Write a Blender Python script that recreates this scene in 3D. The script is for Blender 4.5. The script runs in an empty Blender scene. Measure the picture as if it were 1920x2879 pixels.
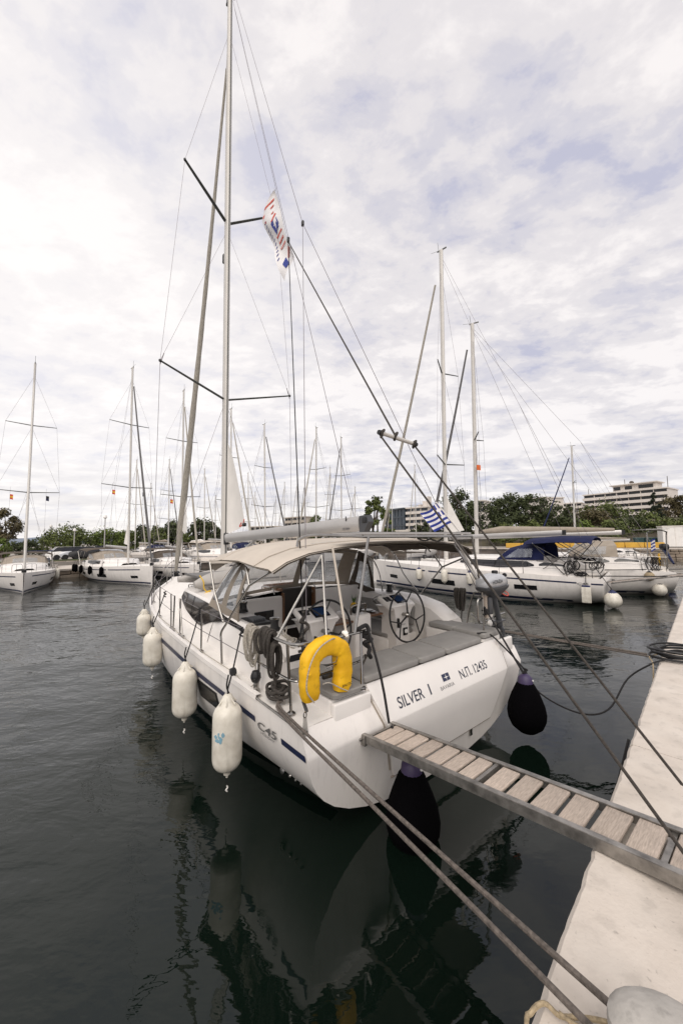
import bpy, bmesh, math, random
from mathutils import Vector as V, Matrix as M
random.seed(7)
R = math.radians
sc = bpy.context.scene
col = sc.collection
# ------------------------------------------------------------------ camera
F, TH, HC, RO = 1018.0, .0745, 2.95, .013
cam = bpy.data.cameras.new('camera'); cam.sensor_fit = 'HORIZONTAL'; cam.sensor_width = 24.0
cam.lens = 24.0 * F / 1920; cam.clip_start = .05; cam.clip_end = 20000
camo = bpy.data.objects.new('camera', cam); col.objects.link(camo); sc.camera = camo
rt, fw, up = V((1, 0, 0)), V((0, math.cos(TH), math.sin(TH))), V((0, -math.sin(TH), math.cos(TH)))
cr_, sr_ = math.cos(RO), math.sin(RO)
rt2, up2 = rt * cr_ - up * sr_, rt * sr_ + up * cr_
m = M((rt2, up2, -fw)).transposed().to_4x4(); m.translation = V((0, 0, HC)); camo.matrix_world = m
# ------------------------------------------------------------------ light
SUN_EL, SUN_AZ = R(48), R(188)      # azimuth clockwise from +Y
sdir = V((math.sin(SUN_AZ) * math.cos(SUN_EL), math.cos(SUN_AZ) * math.cos(SUN_EL), math.sin(SUN_EL)))
sun = bpy.data.lights.new('sun', 'SUN'); sun.energy = 1.5; sun.angle = R(62); sun.color = (1, .925, .83)
suno = bpy.data.objects.new('sun', sun); col.objects.link(suno)
suno.rotation_euler = (-sdir).to_track_quat('-Z', 'Y').to_euler(); suno.location = (0, 0, 60)
sc.view_settings.view_transform = 'Standard'; sc.view_settings.look = 'None'
sc.view_settings.exposure = .62; sc.view_settings.gamma = 1; sc.view_settings.use_curve_mapping = False
w = bpy.data.worlds.new('World'); sc.world = w; w.use_nodes = True
nt = w.node_tree; nt.nodes.clear(); N = nt.nodes.new; Lk = nt.links.new
def nd(t, **k):
    n = N(t)
    for a, b in k.items(): setattr(n, a, b)
    return n
def math_(op, a, b=None, c=None):
    n = nd('ShaderNodeMath', operation=op)
    for i, x in enumerate((a, b, c)):
        if x is None: continue
        if isinstance(x, (int, float)): n.inputs[i].default_value = x
        else: Lk(x, n.inputs[i])
    return n.outputs[0]
def ramp(fac, stops, interp='EASE'):
    n = nd('ShaderNodeValToRGB'); n.color_ramp.interpolation = interp
    e = n.color_ramp.elements
    while len(e) < len(stops): e.new(.5)
    for q, (p, c) in zip(e, stops):
        q.position = p; q.color = (*c, 1) if len(c) == 3 else c
    Lk(fac, n.inputs[0]); return n.outputs[0]
def mixc(f, a, b, bt='MIX'):
    n = nd('ShaderNodeMix', data_type='RGBA', blend_type=bt)
    if isinstance(f, (int, float)): n.inputs[0].default_value = f
    else: Lk(f, n.inputs[0])
    for i, x in ((6, a), (7, b)):
        if isinstance(x, tuple): n.inputs[i].default_value = (*x, 1)
        else: Lk(x, n.inputs[i])
    return n.outputs[2]
tc = nd('ShaderNodeTexCoord'); sp = nd('ShaderNodeSeparateXYZ'); Lk(tc.outputs['Generated'], sp.inputs[0])
zz = math_('MAXIMUM', sp.outputs[2], 0.0)
den = math_('ADD', zz, .16)
cb = nd('ShaderNodeCombineXYZ'); Lk(math_('DIVIDE', sp.outputs[0], den), cb.inputs[0]); Lk(math_('DIVIDE', sp.outputs[1], den), cb.inputs[1])
cb.inputs[2].default_value = 3.7
def wnoise(scale, det, rough, dist, rot=0, sx=1, off=0):
    mp = nd('ShaderNodeMapping'); mp.inputs['Scale'].default_value = (sx, 1, 1); mp.inputs['Rotation'].default_value = (0, 0, rot)
    mp.inputs['Location'].default_value = (off, off * .7, 0)
    Lk(cb.outputs[0], mp.inputs[0])
    n = nd('ShaderNodeTexNoise'); n.inputs['Scale'].default_value = scale; n.inputs['Detail'].default_value = det
    n.inputs['Roughness'].default_value = rough; n.inputs['Distortion'].default_value = dist
    Lk(mp.outputs[0], n.inputs['Vector']); return n.outputs[0]
big = wnoise(.9, 4, .5, .3, off=1.3)
mid = wnoise(2.6, 9, .62, .25, rot=.6, sx=.75, off=4.1)
fine = wnoise(7.5, 5, .6, .2, rot=.6, sx=.7)
cov = math_('ADD', math_('ADD', math_('MULTIPLY', big, .24), math_('MULTIPLY', mid, .40)), math_('MULTIPLY', fine, .36))
cloud = ramp(cov, [(.395, (.52, .52, .63)), (.445, (.655, .635, .685)), (.49, (.765, .73, .74)), (.56, (.91, .865, .85))])
# thin bright veil where the sun sits behind the cloud, on the left
dp = nd('ShaderNodeVectorMath', operation='DOT_PRODUCT'); Lk(tc.outputs['Generated'], dp.inputs[0]); dp.inputs[1].default_value = V((-.80, .55, .25)).normalized()
veil = ramp(dp.outputs['Value'], [(.45, (0, 0, 0)), (1.0, (1, 1, 1))])
bright = mixc(math_('MULTIPLY', veil, .50), cloud, (1.08, 1.035, 1.0))
# dark streaks low over the horizon
st = nd('ShaderNodeMapping'); st.inputs['Scale'].default_value = (2.2, 2.2, 15); Lk(tc.outputs['Generated'], st.inputs[0])
sn = nd('ShaderNodeTexNoise'); sn.inputs['Scale'].default_value = 1.6; sn.inputs['Detail'].default_value = 6; Lk(st.outputs[0], sn.inputs['Vector'])
lowm = ramp(zz, [(.0, (1, 1, 1)), (.34, (.0, .0, .0))])
sf = math_('MULTIPLY', ramp(sn.outputs[0], [(.46, (0, 0, 0)), (.62, (1, 1, 1))]), lowm)
low = mixc(math_('MULTIPLY', sf, .48), bright, (.62, .585, .60))
sky = nd('ShaderNodeTexSky', sky_type='NISHITA'); sky.sun_disc = False
sky.sun_elevation = SUN_EL; sky.sun_rotation = SUN_AZ
gain = nd('ShaderNodeVectorMath', operation='SCALE'); Lk(low, gain.inputs[0]); gain.inputs['Scale'].default_value = 7.3
tot = mixc(.93, sky.outputs[0], gain.outputs[0])
bg = nd('ShaderNodeBackground'); bg.inputs[1].default_value = .1; Lk(tot, bg.inputs[0])
wo = nd('ShaderNodeOutputWorld'); Lk(bg.outputs[0], wo.inputs[0])

# ------------------------------------------------------------------ materials
def mat(name, c, rough=.5, metal=0, var=.12, vs=3.0, bump=0, bs=40, spec=.5, alpha=1, trans=0, coord='Object', det=4, stretch=None, dark=None, rnd=0, layers=()):
    mt = bpy.data.materials.new(name); mt.use_nodes = True
    t = mt.node_tree; p = t.nodes['Principled BSDF']
    p.inputs['Roughness'].default_value = rough; p.inputs['Metallic'].default_value = metal
    p.inputs['Specular IOR Level'].default_value = spec
    p.inputs['Alpha'].default_value = alpha; p.inputs['Transmission Weight'].default_value = trans
    tcn = t.nodes.new('ShaderNodeTexCoord'); mp = t.nodes.new('ShaderNodeMapping')
    t.links.new(tcn.outputs[coord], mp.inputs[0])
    if stretch: mp.inputs['Scale'].default_value = stretch
    n = t.nodes.new('ShaderNodeTexNoise'); n.inputs['Scale'].default_value = vs; n.inputs['Detail'].default_value = det; n.inputs['Roughness'].default_value = .6
    t.links.new(mp.outputs[0], n.inputs['Vector'])
    r = t.nodes.new('ShaderNodeValToRGB'); e = r.color_ramp.elements
    d = dark or tuple(x * (1 - var * 1.6) for x in c)
    e[0].position = .3; e[0].color = (*d, 1); e[1].position = .68; e[1].color = (*[min(1, x * (1 + var * .5)) for x in c], 1)
    t.links.new(n.outputs[0], r.inputs[0])
    base = r.outputs[0]
    def mul(fac_socket, lo, hi, p0, p1):
        nonlocal base
        q = t.nodes.new('ShaderNodeMapRange'); q.inputs[1].default_value = p0; q.inputs[2].default_value = p1; q.inputs[3].default_value = lo; q.inputs[4].default_value = hi
        t.links.new(fac_socket, q.inputs[0]); x = t.nodes.new('ShaderNodeVectorMath'); x.operation = 'SCALE'; t.links.new(base, x.inputs[0]); t.links.new(q.outputs[0], x.inputs['Scale']); base = x.outputs[0]
    if rnd:
        oi = t.nodes.new('ShaderNodeObjectInfo'); mul(oi.outputs['Random'], 1 - rnd, 1 + rnd * .6, 0, 1)
    for sc_, st_, lo, p0, p1 in layers:
        m2 = t.nodes.new('ShaderNodeMapping'); m2.inputs['Scale'].default_value = st_; t.links.new(tcn.outputs[coord], m2.inputs[0])
        n3 = t.nodes.new('ShaderNodeTexNoise'); n3.inputs['Scale'].default_value = sc_; n3.inputs['Detail'].default_value = 5; t.links.new(m2.outputs[0], n3.inputs['Vector']); mul(n3.outputs[0], lo, 1, p0, p1)
    t.links.new(base, p.inputs['Base Color'])
    if bump:
        b = t.nodes.new('ShaderNodeBump'); b.inputs['Strength'].default_value = bump; b.inputs['Distance'].default_value = .01
        n2 = t.nodes.new('ShaderNodeTexNoise'); n2.inputs['Scale'].default_value = bs; n2.inputs['Detail'].default_value = 3
        t.links.new(mp.outputs[0], n2.inputs['Vector']); t.links.new(n2.outputs[0], b.inputs['Height']); t.links.new(b.outputs[0], p.inputs['Normal'])
    return mt
K = {}
K['gel'] = mat('gelcoat', (.80, .765, .73), .28, var=.035, vs=1.3)
K['hullgel'] = mat('hull gelcoat', (.80, .762, .725), .26, var=.04, vs=1.1, layers=((5, (1, 1, .12), .90, .30, .50), (22, (1, 1, .2), .93, .30, .42)))
K['gel2'] = mat('weathered gelcoat', (.78, .74, .69), .35, var=.06, vs=1.6)
K['nonskid'] = mat('nonskid deck', (.78, .75, .71), .6, var=.04, vs=6, bump=.15, bs=180)
K['navy'] = mat('navy stripe', (.012, .018, .06), .3)
K['letter'] = mat('grey blue lettering', (.035, .04, .06), .4)
K['greyletter'] = mat('grey lettering', (.12, .12, .12), .4)
K['tint'] = mat('tinted glass', (.008, .008, .010), .05, spec=.7)
K['black'] = mat('black plastic', (.012, .012, .013), .45)
K['fleece'] = mat('black fender cover', (.002, .0018, .0024), .95, spec=.05, bump=.5, bs=90)
K['purple'] = mat('purple fender neck', (.045, .03, .085), .5)
K['inox'] = mat('stainless steel', (.36, .345, .325), .22, 1, var=.1, vs=8)
K['alu'] = mat('anodised aluminium', (.48, .465, .45), .38, .55, var=.06, vs=2)
K['mastw'] = mat('pale mast paint', (.58, .555, .52), .45, .1, var=.05, vs=2)
K['dalu'] = mat('dark spreader aluminium', (.12, .125, .12), .45, .4)
K['wire'] = mat('rigging wire', (.17, .15, .16), .4, .6)
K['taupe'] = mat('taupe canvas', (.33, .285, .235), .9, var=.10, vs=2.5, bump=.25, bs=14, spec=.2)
K['dtaupe'] = mat('dark taupe canvas', (.10, .082, .066), .9, var=.12, vs=3, bump=.25, bs=14, spec=.2)  # brown canvas; also the painted shade under the bimini and inside the hood
K['beige'] = mat('beige bimini canvas', (.53, .475, .41), .85, var=.07, vs=2.2, bump=.3, bs=9, spec=.2)
K['navycanvas'] = mat('navy canvas', (.012, .016, .06), .85, var=.25, vs=3, bump=.3, bs=12, spec=.2)
K['cush'] = mat('grey cushion vinyl', (.245, .234, .22), .62, var=.09, vs=3.5, bump=.5, bs=5)
K['teak'] = mat('varnished teak', (.16, .075, .035), .4, var=.25, vs=9, stretch=(1, 8, 8))
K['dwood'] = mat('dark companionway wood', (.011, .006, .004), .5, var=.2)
K['gteak'] = mat('weathered grey plank', (.52, .435, .365), .8, rnd=.16, var=.22, layers=((3, (1, 1, 1), .80, .32, .5),), vs=16, stretch=(1, 9, 9), bump=.45, bs=45, det=6)
K['frame'] = mat('passerelle frame', (.34, .32, .295), .36, .7, var=.35, vs=9, bump=.1, bs=40)
K['fender'] = mat('white fender vinyl', (.70, .665, .59), .42, var=.10, vs=7, dark=(.55, .51, .43), layers=((14, (1, 1, .15), .82, .28, .42), (5, (1, 1, .6), .88, .30, .46)))
K['fendtip'] = mat('navy fender end', (.02, .025, .09), .45)
K['yellow'] = mat('yellow buoy cover', (.80, .46, .005), .6, var=.10, vs=6, bump=.6, bs=11, dark=(.66, .35, .003), layers=((16, (1, 1, 1), .70, .26, .38), (4, (1, 1, 1), .86, .34, .50)))
K['yrope'] = mat('yellow rope', (.65, .42, .05), .7)
K['rope'] = mat('dark mooring rope', (.055, .047, .04), .85, var=.4, vs=60, bump=.6, bs=130)
K['rope2'] = mat('brown mooring rope', (.125, .105, .09), .85, var=.35, vs=45, bump=.6, bs=110)
K['brope'] = mat('black rope', (.012, .011, .012), .8, var=.3, vs=60, bump=.5, bs=150)
K['wrope'] = mat('pale sheet rope', (.45, .41, .35), .8, var=.35, vs=70, bump=.5, bs=130)
K['trope'] = mat('tan rope', (.38, .30, .19), .85, var=.3, vs=60)
K['sail'] = mat('white sailcloth', (.80, .77, .73), .8, var=.05, vs=2, bump=.25, bs=6, spec=.2)
K['uv'] = mat('furled sail cover', (.40, .37, .32), .85, var=.2, vs=10, stretch=(3, 3, .35), bump=.6, bs=12, spec=.2)
K['duv'] = mat('dark furled sail', (.13, .125, .125), .85, var=.2, vs=10, stretch=(3, 3, .35), bump=.5, bs=12)
K['buv'] = mat('blue furled sail', (.015, .022, .08), .85, var=.2, vs=10, stretch=(3, 3, .35))
K['rubber'] = mat('grey dinghy rubber', (.40, .38, .355), .6, var=.08, vs=3)
K['drubber'] = mat('dark dinghy rubber', (.14, .135, .13), .6)
K['silver'] = mat('silver engine paint', (.50, .51, .53), .26, .35, var=.05)
K['dgrey'] = mat('dark engine grey', (.075, .078, .085), .4, .3, var=.1)
K['white'] = mat('white paint', (.80, .78, .75), .4, var=.05)
K['red'] = mat('red print', (.62, .08, .05), .6)
K['blue'] = mat('flag blue', (.018, .04, .27), .7)
K['flagw'] = mat('flag white', (.80, .78, .78), .8, var=.04)
K['orange'] = mat('orange cloth', (.75, .16, .03), .7)
K['gold'] = mat('flag yellow', (.75, .45, .03), .7)
K['fgreen'] = mat('pineapple leaf', (.06, .13, .03), .6)
K['screen'] = mat('dark display', (.010, .012, .02), .12)
K['chart'] = mat('chart image', (.02, .05, .13), .12)
K['quay'] = mat('pale concrete', (.60, .545, .485), .85, var=.10, vs=1.7, bump=.28, bs=45, det=10, layers=((2.3, (1, 1, 1), .84, .30, .52), (38, (1, 1, 1), .72, .27, .36), (9, (1, 1, 1), .90, .36, .46)), dark=(.52, .46, .40))
K['quayw'] = mat('quay wall concrete', (.30, .26, .22), .9, var=.25, vs=2.5, bump=.5, bs=18, det=8)
K['galv'] = mat('galvanised bollard', (.44, .415, .38), .6, .1, var=.12, vs=6, bump=.35, bs=40, layers=((18, (1, 1, 1), .75, .28, .42), (4, (1, 1, 1), .82, .34, .5)))
K['stone'] = mat('rubble stone', (.27, .215, .165), .9, var=.3, vs=1.2, bump=.5, bs=9)
K['stone2'] = mat('paler rubble stone', (.36, .30, .24), .9, var=.3, vs=1.2, bump=.5, bs=9)
K['mortar'] = mat('sea wall mortar', (.16, .13, .11), .95, var=.25, vs=1)
K['land'] = mat('paved ground', (.30, .27, .24), .9, var=.15, vs=.4)
K['earth'] = mat('dry scrub earth', (.10, .085, .05), .95, var=.3, vs=.25)
K['grass'] = mat('grass', (.07, .085, .025), .95, var=.3, vs=.6)
K['ykerb'] = mat('yellow painted kerb', (.62, .36, .05), .7, var=.12, vs=1)
K['bin'] = mat('teal bin', (.025, .07, .075), .5)
K['fence'] = mat('brown fence metal', (.06, .045, .035), .7)
K['bark'] = mat('bark', (.07, .05, .035), .95, var=.3)
K['bldg'] = mat('white render', (.66, .61, .56), .8, var=.06, vs=.2)
K['bldg2'] = mat('beige render', (.45, .40, .34), .8, var=.08, vs=.2)
K['bglass'] = mat('dark window', (.02, .022, .025), .25, var=.5, vs=.35)
K['bglass2'] = mat('blue curtain glass', (.05, .066, .085), .2, var=.3, vs=.3)
K['hill'] = mat('distant hill', (.17, .20, .25), 1, var=.2, vs=.01)
K['vinyl'] = None
def leafmat(name, a, b):
    mt = mat(name, a, .75, var=.3, vs=.9, spec=.25, dark=b)
    return mt
K['leaf1'] = leafmat('olive green leaf', (.105, .125, .036), (.045, .06, .018))
K['leaf2'] = leafmat('fresh green leaf', (.125, .165, .034), (.05, .075, .018))
K['leaf3'] = leafmat('dark pine needle', (.062, .076, .030), (.024, .032, .014))
K['leaf4'] = leafmat('brownish leaf', (.12, .10, .05), (.05, .043, .022))
K['leaf5'] = leafmat('cypress needle', (.020, .027, .015), (.010, .013, .008))
# clear vinyl window: mostly see-through, slightly milky and glossy
vm = bpy.data.materials.new('clear vinyl'); vm.use_nodes = True; t = vm.node_tree; t.nodes.clear()
o_ = t.nodes.new('ShaderNodeOutputMaterial'); mx = t.nodes.new('ShaderNodeMixShader'); mx2 = t.nodes.new('ShaderNodeMixShader')
tr = t.nodes.new('ShaderNodeBsdfTransparent'); tr.inputs[0].default_value = (.93, .95, .97, 1)
df = t.nodes.new('ShaderNodeBsdfDiffuse'); df.inputs[0].default_value = (.66, .71, .77, 1)
gl = t.nodes.new('ShaderNodeBsdfGlossy'); gl.inputs['Roughness'].default_value = .12
tn = t.nodes.new('ShaderNodeTexCoord'); ns = t.nodes.new('ShaderNodeTexNoise'); ns.inputs['Scale'].default_value = 3.2; ns.inputs['Detail'].default_value = 6; ns.inputs['Distortion'].default_value = 1.2
t.links.new(tn.outputs['Object'], ns.inputs['Vector'])
rp = t.nodes.new('ShaderNodeValToRGB'); rp.color_ramp.elements[0].position = .42; rp.color_ramp.elements[0].color = (.14, .14, .14, 1); rp.color_ramp.elements[1].position = .75; rp.color_ramp.elements[1].color = (.42, .42, .42, 1)
t.links.new(ns.outputs[0], rp.inputs[0]); t.links.new(rp.outputs[0], mx.inputs[0]); t.links.new(tr.outputs[0], mx.inputs[1]); t.links.new(df.outputs[0], mx.inputs[2])
bn = t.nodes.new('ShaderNodeBump'); bn.inputs['Strength'].default_value = .5; bn.inputs['Distance'].default_value = .02; t.links.new(ns.outputs[0], bn.inputs['Height']); t.links.new(bn.outputs[0], gl.inputs['Normal'])
mx2.inputs[0].default_value = .10; t.links.new(mx.outputs[0], mx2.inputs[1]); t.links.new(gl.outputs[0], mx2.inputs[2]); t.links.new(mx2.outputs[0], o_.inputs[0])
K['vinyl'] = vm
# water
wm = bpy.data.materials.new('harbour water'); wm.use_nodes = True; t = wm.node_tree; p = t.nodes['Principled BSDF']
p.inputs['Base Color'].default_value = (.0030, .0068, .0046, 1); p.inputs['Roughness'].default_value = .015; p.inputs['IOR'].default_value = 1.42
tn = t.nodes.new('ShaderNodeTexCoord')
def wv(scale, rot, sx, det, rough=.55, dist=.3):
    mp = t.nodes.new('ShaderNodeMapping'); mp.inputs['Rotation'].default_value = (0, 0, rot); mp.inputs['Scale'].default_value = (sx, 1, 1)
    t.links.new(tn.outputs['Object'], mp.inputs[0]); n = t.nodes.new('ShaderNodeTexNoise'); n.inputs['Scale'].default_value = scale; n.inputs['Detail'].default_value = det
    n.inputs['Roughness'].default_value = rough; n.inputs['Distortion'].default_value = dist
    t.links.new(mp.outputs[0], n.inputs['Vector']); return n.outputs[0]
def mth(op, a, b):
    n = t.nodes.new('ShaderNodeMath'); n.operation = op
    for i, x in enumerate((a, b)):
        if isinstance(x, (int, float)): n.inputs[i].default_value = x
        else: t.links.new(x, n.inputs[i])
    return n.outputs[0]
def mrange(x, a, b, c, d):
    n = t.nodes.new('ShaderNodeMapRange'); n.inputs[1].default_value = a; n.inputs[2].default_value = b; n.inputs[3].default_value = c; n.inputs[4].default_value = d; n.interpolation_type = 'SMOOTHSTEP'
    t.links.new(x, n.inputs[0]); return n.outputs[0]
swell = wv(.55, .5, .6, 2, .4); rip = wv(2.6, .35, .55, 3); chop = wv(7.5, .2, .5, 3); micro = wv(19, .1, .55, 2)
patch = wv(.16, .9, .8, 3, .5, .6)
# the open water on the left is ruffled; the basin sheltered by quay and hull is calmer
sx = t.nodes.new('ShaderNodeSeparateXYZ'); t.links.new(tn.outputs['Object'], sx.inputs[0])
far = mth('ADD', mrange(sx.outputs[1], 3, 12, .16, 1.1), mrange(sx.outputs[0], -.9, -4.0, 0, .95))
ampl = mth('MULTIPLY', mth('MULTIPLY', far, mrange(patch, .35, .65, .55, 1.15)), 1.0)
h = mth('ADD', mth('ADD', mth('MULTIPLY', swell, .062), mth('MULTIPLY', rip, .023)), mth('ADD', mth('MULTIPLY', chop, .0052), mth('MULTIPLY', micro, .0013)))
h = mth('MULTIPLY', h, ampl)
bp = t.nodes.new('ShaderNodeBump'); bp.inputs['Strength'].default_value = 1; bp.inputs['Distance'].default_value = 1.0
t.links.new(h, bp.inputs['Height']); t.links.new(bp.outputs[0], p.inputs['Normal'])
K['water'] = wm

# ------------------------------------------------------------------ geometry helpers
def cr(pts, n=8, closed=False):
    pts = [V(p) for p in pts]; L = len(pts); out = []
    rng = range(L if closed else L - 1)
    for i in rng:
        p0 = pts[(i - 1) % L] if closed or i > 0 else pts[i] * 2 - pts[i + 1]
        p1 = pts[i]; p2 = pts[(i + 1) % L]
        p3 = pts[(i + 2) % L] if closed or i + 2 < L else p2 * 2 - p1
        for k in range(n):
            s = k / n
            out.append(.5 * ((2 * p1) + (p2 - p0) * s + (2 * p0 - 5 * p1 + 4 * p2 - p3) * s * s + (3 * p1 - p0 - 3 * p2 + p3) * s ** 3))
    if not closed: out.append(pts[-1])
    return out
class MB:
    def __init__(s): s.v = []; s.f = []; s.mi = []
    def add(s, vs, fs, k=0):
        b = len(s.v); s.v += [V(x) for x in vs]; s.f += [tuple(b + i for i in f) for f in fs]; s.mi += [k] * len(fs); return s
    def box(s, c, d, rot=None, k=0):
        c = V(c); vs = []
        for x in (-.5, .5):
            for y in (-.5, .5):
                for z in (-.5, .5):
                    q = V((x * d[0], y * d[1], z * d[2]))
                    if rot is not None: q = rot @ q
                    vs.append(c + q)
        return s.add(vs, [(0, 1, 3, 2), (4, 6, 7, 5), (0, 4, 5, 1), (2, 3, 7, 6), (0, 2, 6, 4), (1, 5, 7, 3)], k)
    def tube(s, pts, r, n=8, closed=False, cap=True, flat=1.0, k=0):
        pts = [V(p) for p in pts]; L = len(pts)
        rs = r if isinstance(r, (list, tuple)) else [r] * L
        nrm = None; vs = []
        for i in range(L):
            if closed: tg = pts[(i + 1) % L] - pts[i - 1]
            else: tg = pts[min(i + 1, L - 1)] - pts[max(i - 1, 0)]
            if tg.length < 1e-9: tg = V((0, 0, 1))
            tg.normalize()
            if nrm is None:
                a = V((0, 0, 1)) if abs(tg.z) < .9 else V((1, 0, 0))
                nrm = (a - tg * a.dot(tg)).normalized()
            else:
                nrm = nrm - tg * nrm.dot(tg)
                if nrm.length < 1e-6: nrm = tg.orthogonal()
                nrm.normalize()
            bn_ = tg.cross(nrm)
            for j in range(n):
                a = 2 * math.pi * j / n
                vs.append(pts[i] + (nrm * math.cos(a) * flat + bn_ * math.sin(a)) * rs[i])
        fs = []
        for i in range(L if closed else L - 1):
            i2 = (i + 1) % L
            for j in range(n):
                j2 = (j + 1) % n
                fs.append((i * n + j, i * n + j2, i2 * n + j2, i2 * n + j))
        if cap and not closed: fs += [tuple(range(n - 1, -1, -1)), tuple((L - 1) * n + j for j in range(n))]
        return s.add(vs, fs, k)
    def cyl(s, a, b, r, r2=None, n=12, k=0):
        return s.tube([a, b], [r, r if r2 is None else r2], n, k=k)
    def loft(s, rows, closed=False, cap=False, k=0):
        n = len(rows[0]); vs = [p for r in rows for p in r]; fs = []
        for i in range(len(rows) - 1):
            for j in range(n if closed else n - 1):
                j2 = (j + 1) % n
                fs.append((i * n + j, i * n + j2, (i + 1) * n + j2, (i + 1) * n + j))
        if cap: fs += [tuple(range(n - 1, -1, -1)), tuple((len(rows) - 1) * n + j for j in range(n))]
        return s.add(vs, fs, k)
    def lathe(s, prof, c=(0, 0, 0), ax=(0, 0, 1), n=20, k=0):
        ax = V(ax).normalized(); a = ax.orthogonal().normalized(); b = ax.cross(a); c = V(c)
        rows = [[c + ax * z + (a * math.cos(2 * math.pi * j / n) + b * math.sin(2 * math.pi * j / n)) * r for j in range(n)] for r, z in prof]
        return s.loft(rows, closed=True, cap=True, k=k)
    def rbox(s, c, d, r=.03, rot=None, seg=3, k=0):
        c = V(c); hx_, hy, hz = [x / 2 for x in d]; r = min(r, hx_ * .95, hy * .95, hz * .95); rows = []
        lay = [(-hz + r - r * math.cos(a), r - r * math.sin(a)) for a in [i * math.pi / 2 / seg for i in range(seg + 1)]]
        lay = [(z, ins) for z, ins in lay] + [(-z, ins) for z, ins in reversed(lay)]
        for z, ins in lay:
            row = []
            for sx_, sy, a0 in ((1, 1, 0), (-1, 1, 90), (-1, -1, 180), (1, -1, 270)):
                for q in range(seg + 1):
                    a = R(a0 + 90 * q / seg); rr = max(r - ins, .001)
                    p_ = V((sx_ * (hx_ - r) + math.cos(a) * rr, sy * (hy - r) + math.sin(a) * rr, z))
                    row.append(c + (rot @ p_ if rot is not None else p_))
            rows.append(row)
        return s.loft(rows, closed=True, cap=True, k=k)
    def prism(s, poly, ext, k=0):
        ext = V(ext); n = len(poly); vs = [V(p) for p in poly] + [V(p) + ext for p in poly]
        fs = [tuple(range(n - 1, -1, -1)), tuple(range(n, 2 * n))] + [(i, (i + 1) % n, n + (i + 1) % n, n + i) for i in range(n)]
        return s.add(vs, fs, k)
    def mesh(s, name, mats, smooth=True, ang=38):
        me = bpy.data.meshes.new(name); me.from_pydata([tuple(x) for x in s.v], [], s.f)
        mats = mats if isinstance(mats, (list, tuple)) else [mats]
        for x in mats: me.materials.append(x)
        if len(mats) > 1: me.polygons.foreach_set('material_index', s.mi)
        b = bmesh.new(); b.from_mesh(me); bmesh.ops.recalc_face_normals(b, faces=b.faces)
        if smooth:
            lim = R(ang)
            for e in b.edges:
                if len(e.link_faces) == 2 and e.calc_face_angle(0) > lim: e.smooth = False
            for f in b.faces: f.smooth = True
        b.to_mesh(me); b.free(); return me
    def part(s, name, mats, parent, at=(0, 0, 0), label=None, kind=None, smooth=True):
        at = V(at)
        s.v = [x - at for x in s.v]
        o = bpy.data.objects.new(name, s.mesh(name, mats, smooth)); col.objects.link(o); o.parent = parent
        if label: o['label'] = label
        if kind: o['kind'] = kind
        return o
    def top(s, name, mats, label=None, cat=None, frame=None, at=None, group=None, kind=None, smooth=True):
        if at is None:
            lo = [min(x[i] for x in s.v) for i in range(3)]; hi = [max(x[i] for x in s.v) for i in range(3)]
            at = V(((lo[0] + hi[0]) / 2, (lo[1] + hi[1]) / 2, lo[2]))
        at = V(at); s.v = [x - at for x in s.v]
        o = bpy.data.objects.new(name, s.mesh(name, mats, smooth)); col.objects.link(o)
        o.matrix_world = (frame or M()) @ M.Translation(at)
        return tag(o, label, cat, group, kind)
def tag(o, label=None, cat=None, group=None, kind=None):
    if label: o['label'] = label
    if cat: o['category'] = cat
    if group: o['group'] = group
    if kind: o['kind'] = kind
    return o
def thing(name, label, cat, frame=None, at=(0, 0, 0), group=None):
    o = bpy.data.objects.new(name, None); col.objects.link(o); o.empty_display_size = .3
    o.matrix_world = (frame or M()) @ M.Translation(V(at)); return tag(o, label, cat, group)
def copy_tree(o, parent=None):
    c = o.copy(); col.objects.link(c)
    if parent: c.parent = parent; c.matrix_parent_inverse = o.matrix_parent_inverse
    for ch in o.children: copy_tree(ch, c)
    return c
def frame(x, y, yaw, s=1.0): return M.Translation((x, y, 0)) @ M.Rotation(yaw, 4, 'Z') @ M.Scale(s, 4)
def text_mb(txt, o, ax, ay, size, ext=.002, shear=0, sx=1.0, bold=0, align='LEFT'):
    cu = bpy.data.curves.new('t', 'FONT'); cu.body = txt; cu.size = 1; cu.extrude = 0; cu.shear = shear; cu.align_x = align; cu.offset = bold
    ob = bpy.data.objects.new('t', cu); col.objects.link(ob)
    dg = bpy.context.evaluated_depsgraph_get(); me = bpy.data.meshes.new_from_object(ob.evaluated_get(dg))
    b = MB(); o, ax, ay = V(o), V(ax).normalized(), V(ay).normalized(); nz = ax.cross(ay) * ext
    vs = [o + ax * v.co.x * size * sx + ay * v.co.y * size + nz for v in me.vertices]
    b.add(vs, [tuple(p.vertices) for p in me.polygons])
    bpy.data.objects.remove(ob); bpy.data.curves.remove(cu); bpy.data.meshes.remove(me)
    return b
def text_fit(txt, o, ax, ay, wd, ht, **kw):
    b = text_mb(txt, (0, 0, 0), (1, 0, 0), (0, 1, 0), 1, 0, **kw); x0 = min(v.x for v in b.v); x1 = max(v.x for v in b.v); y0 = min(v.y for v in b.v); y1 = max(v.y for v in b.v)
    o, ax, ay = V(o), V(ax).normalized(), V(ay).normalized(); b.v = [o + ax * (v.x - x0) / (x1 - x0) * wd + ay * (v.y - y0) / (y1 - y0) * ht for v in b.v]; return b
def pixray(u, v):
    a, b = (u - 960) / F, (1439.5 - v) / F
    a, b = cr_ * a + sr_ * b, -sr_ * a + cr_ * b
    return V((a, math.cos(TH) - b * math.sin(TH), math.sin(TH) + b * math.cos(TH)))
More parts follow.
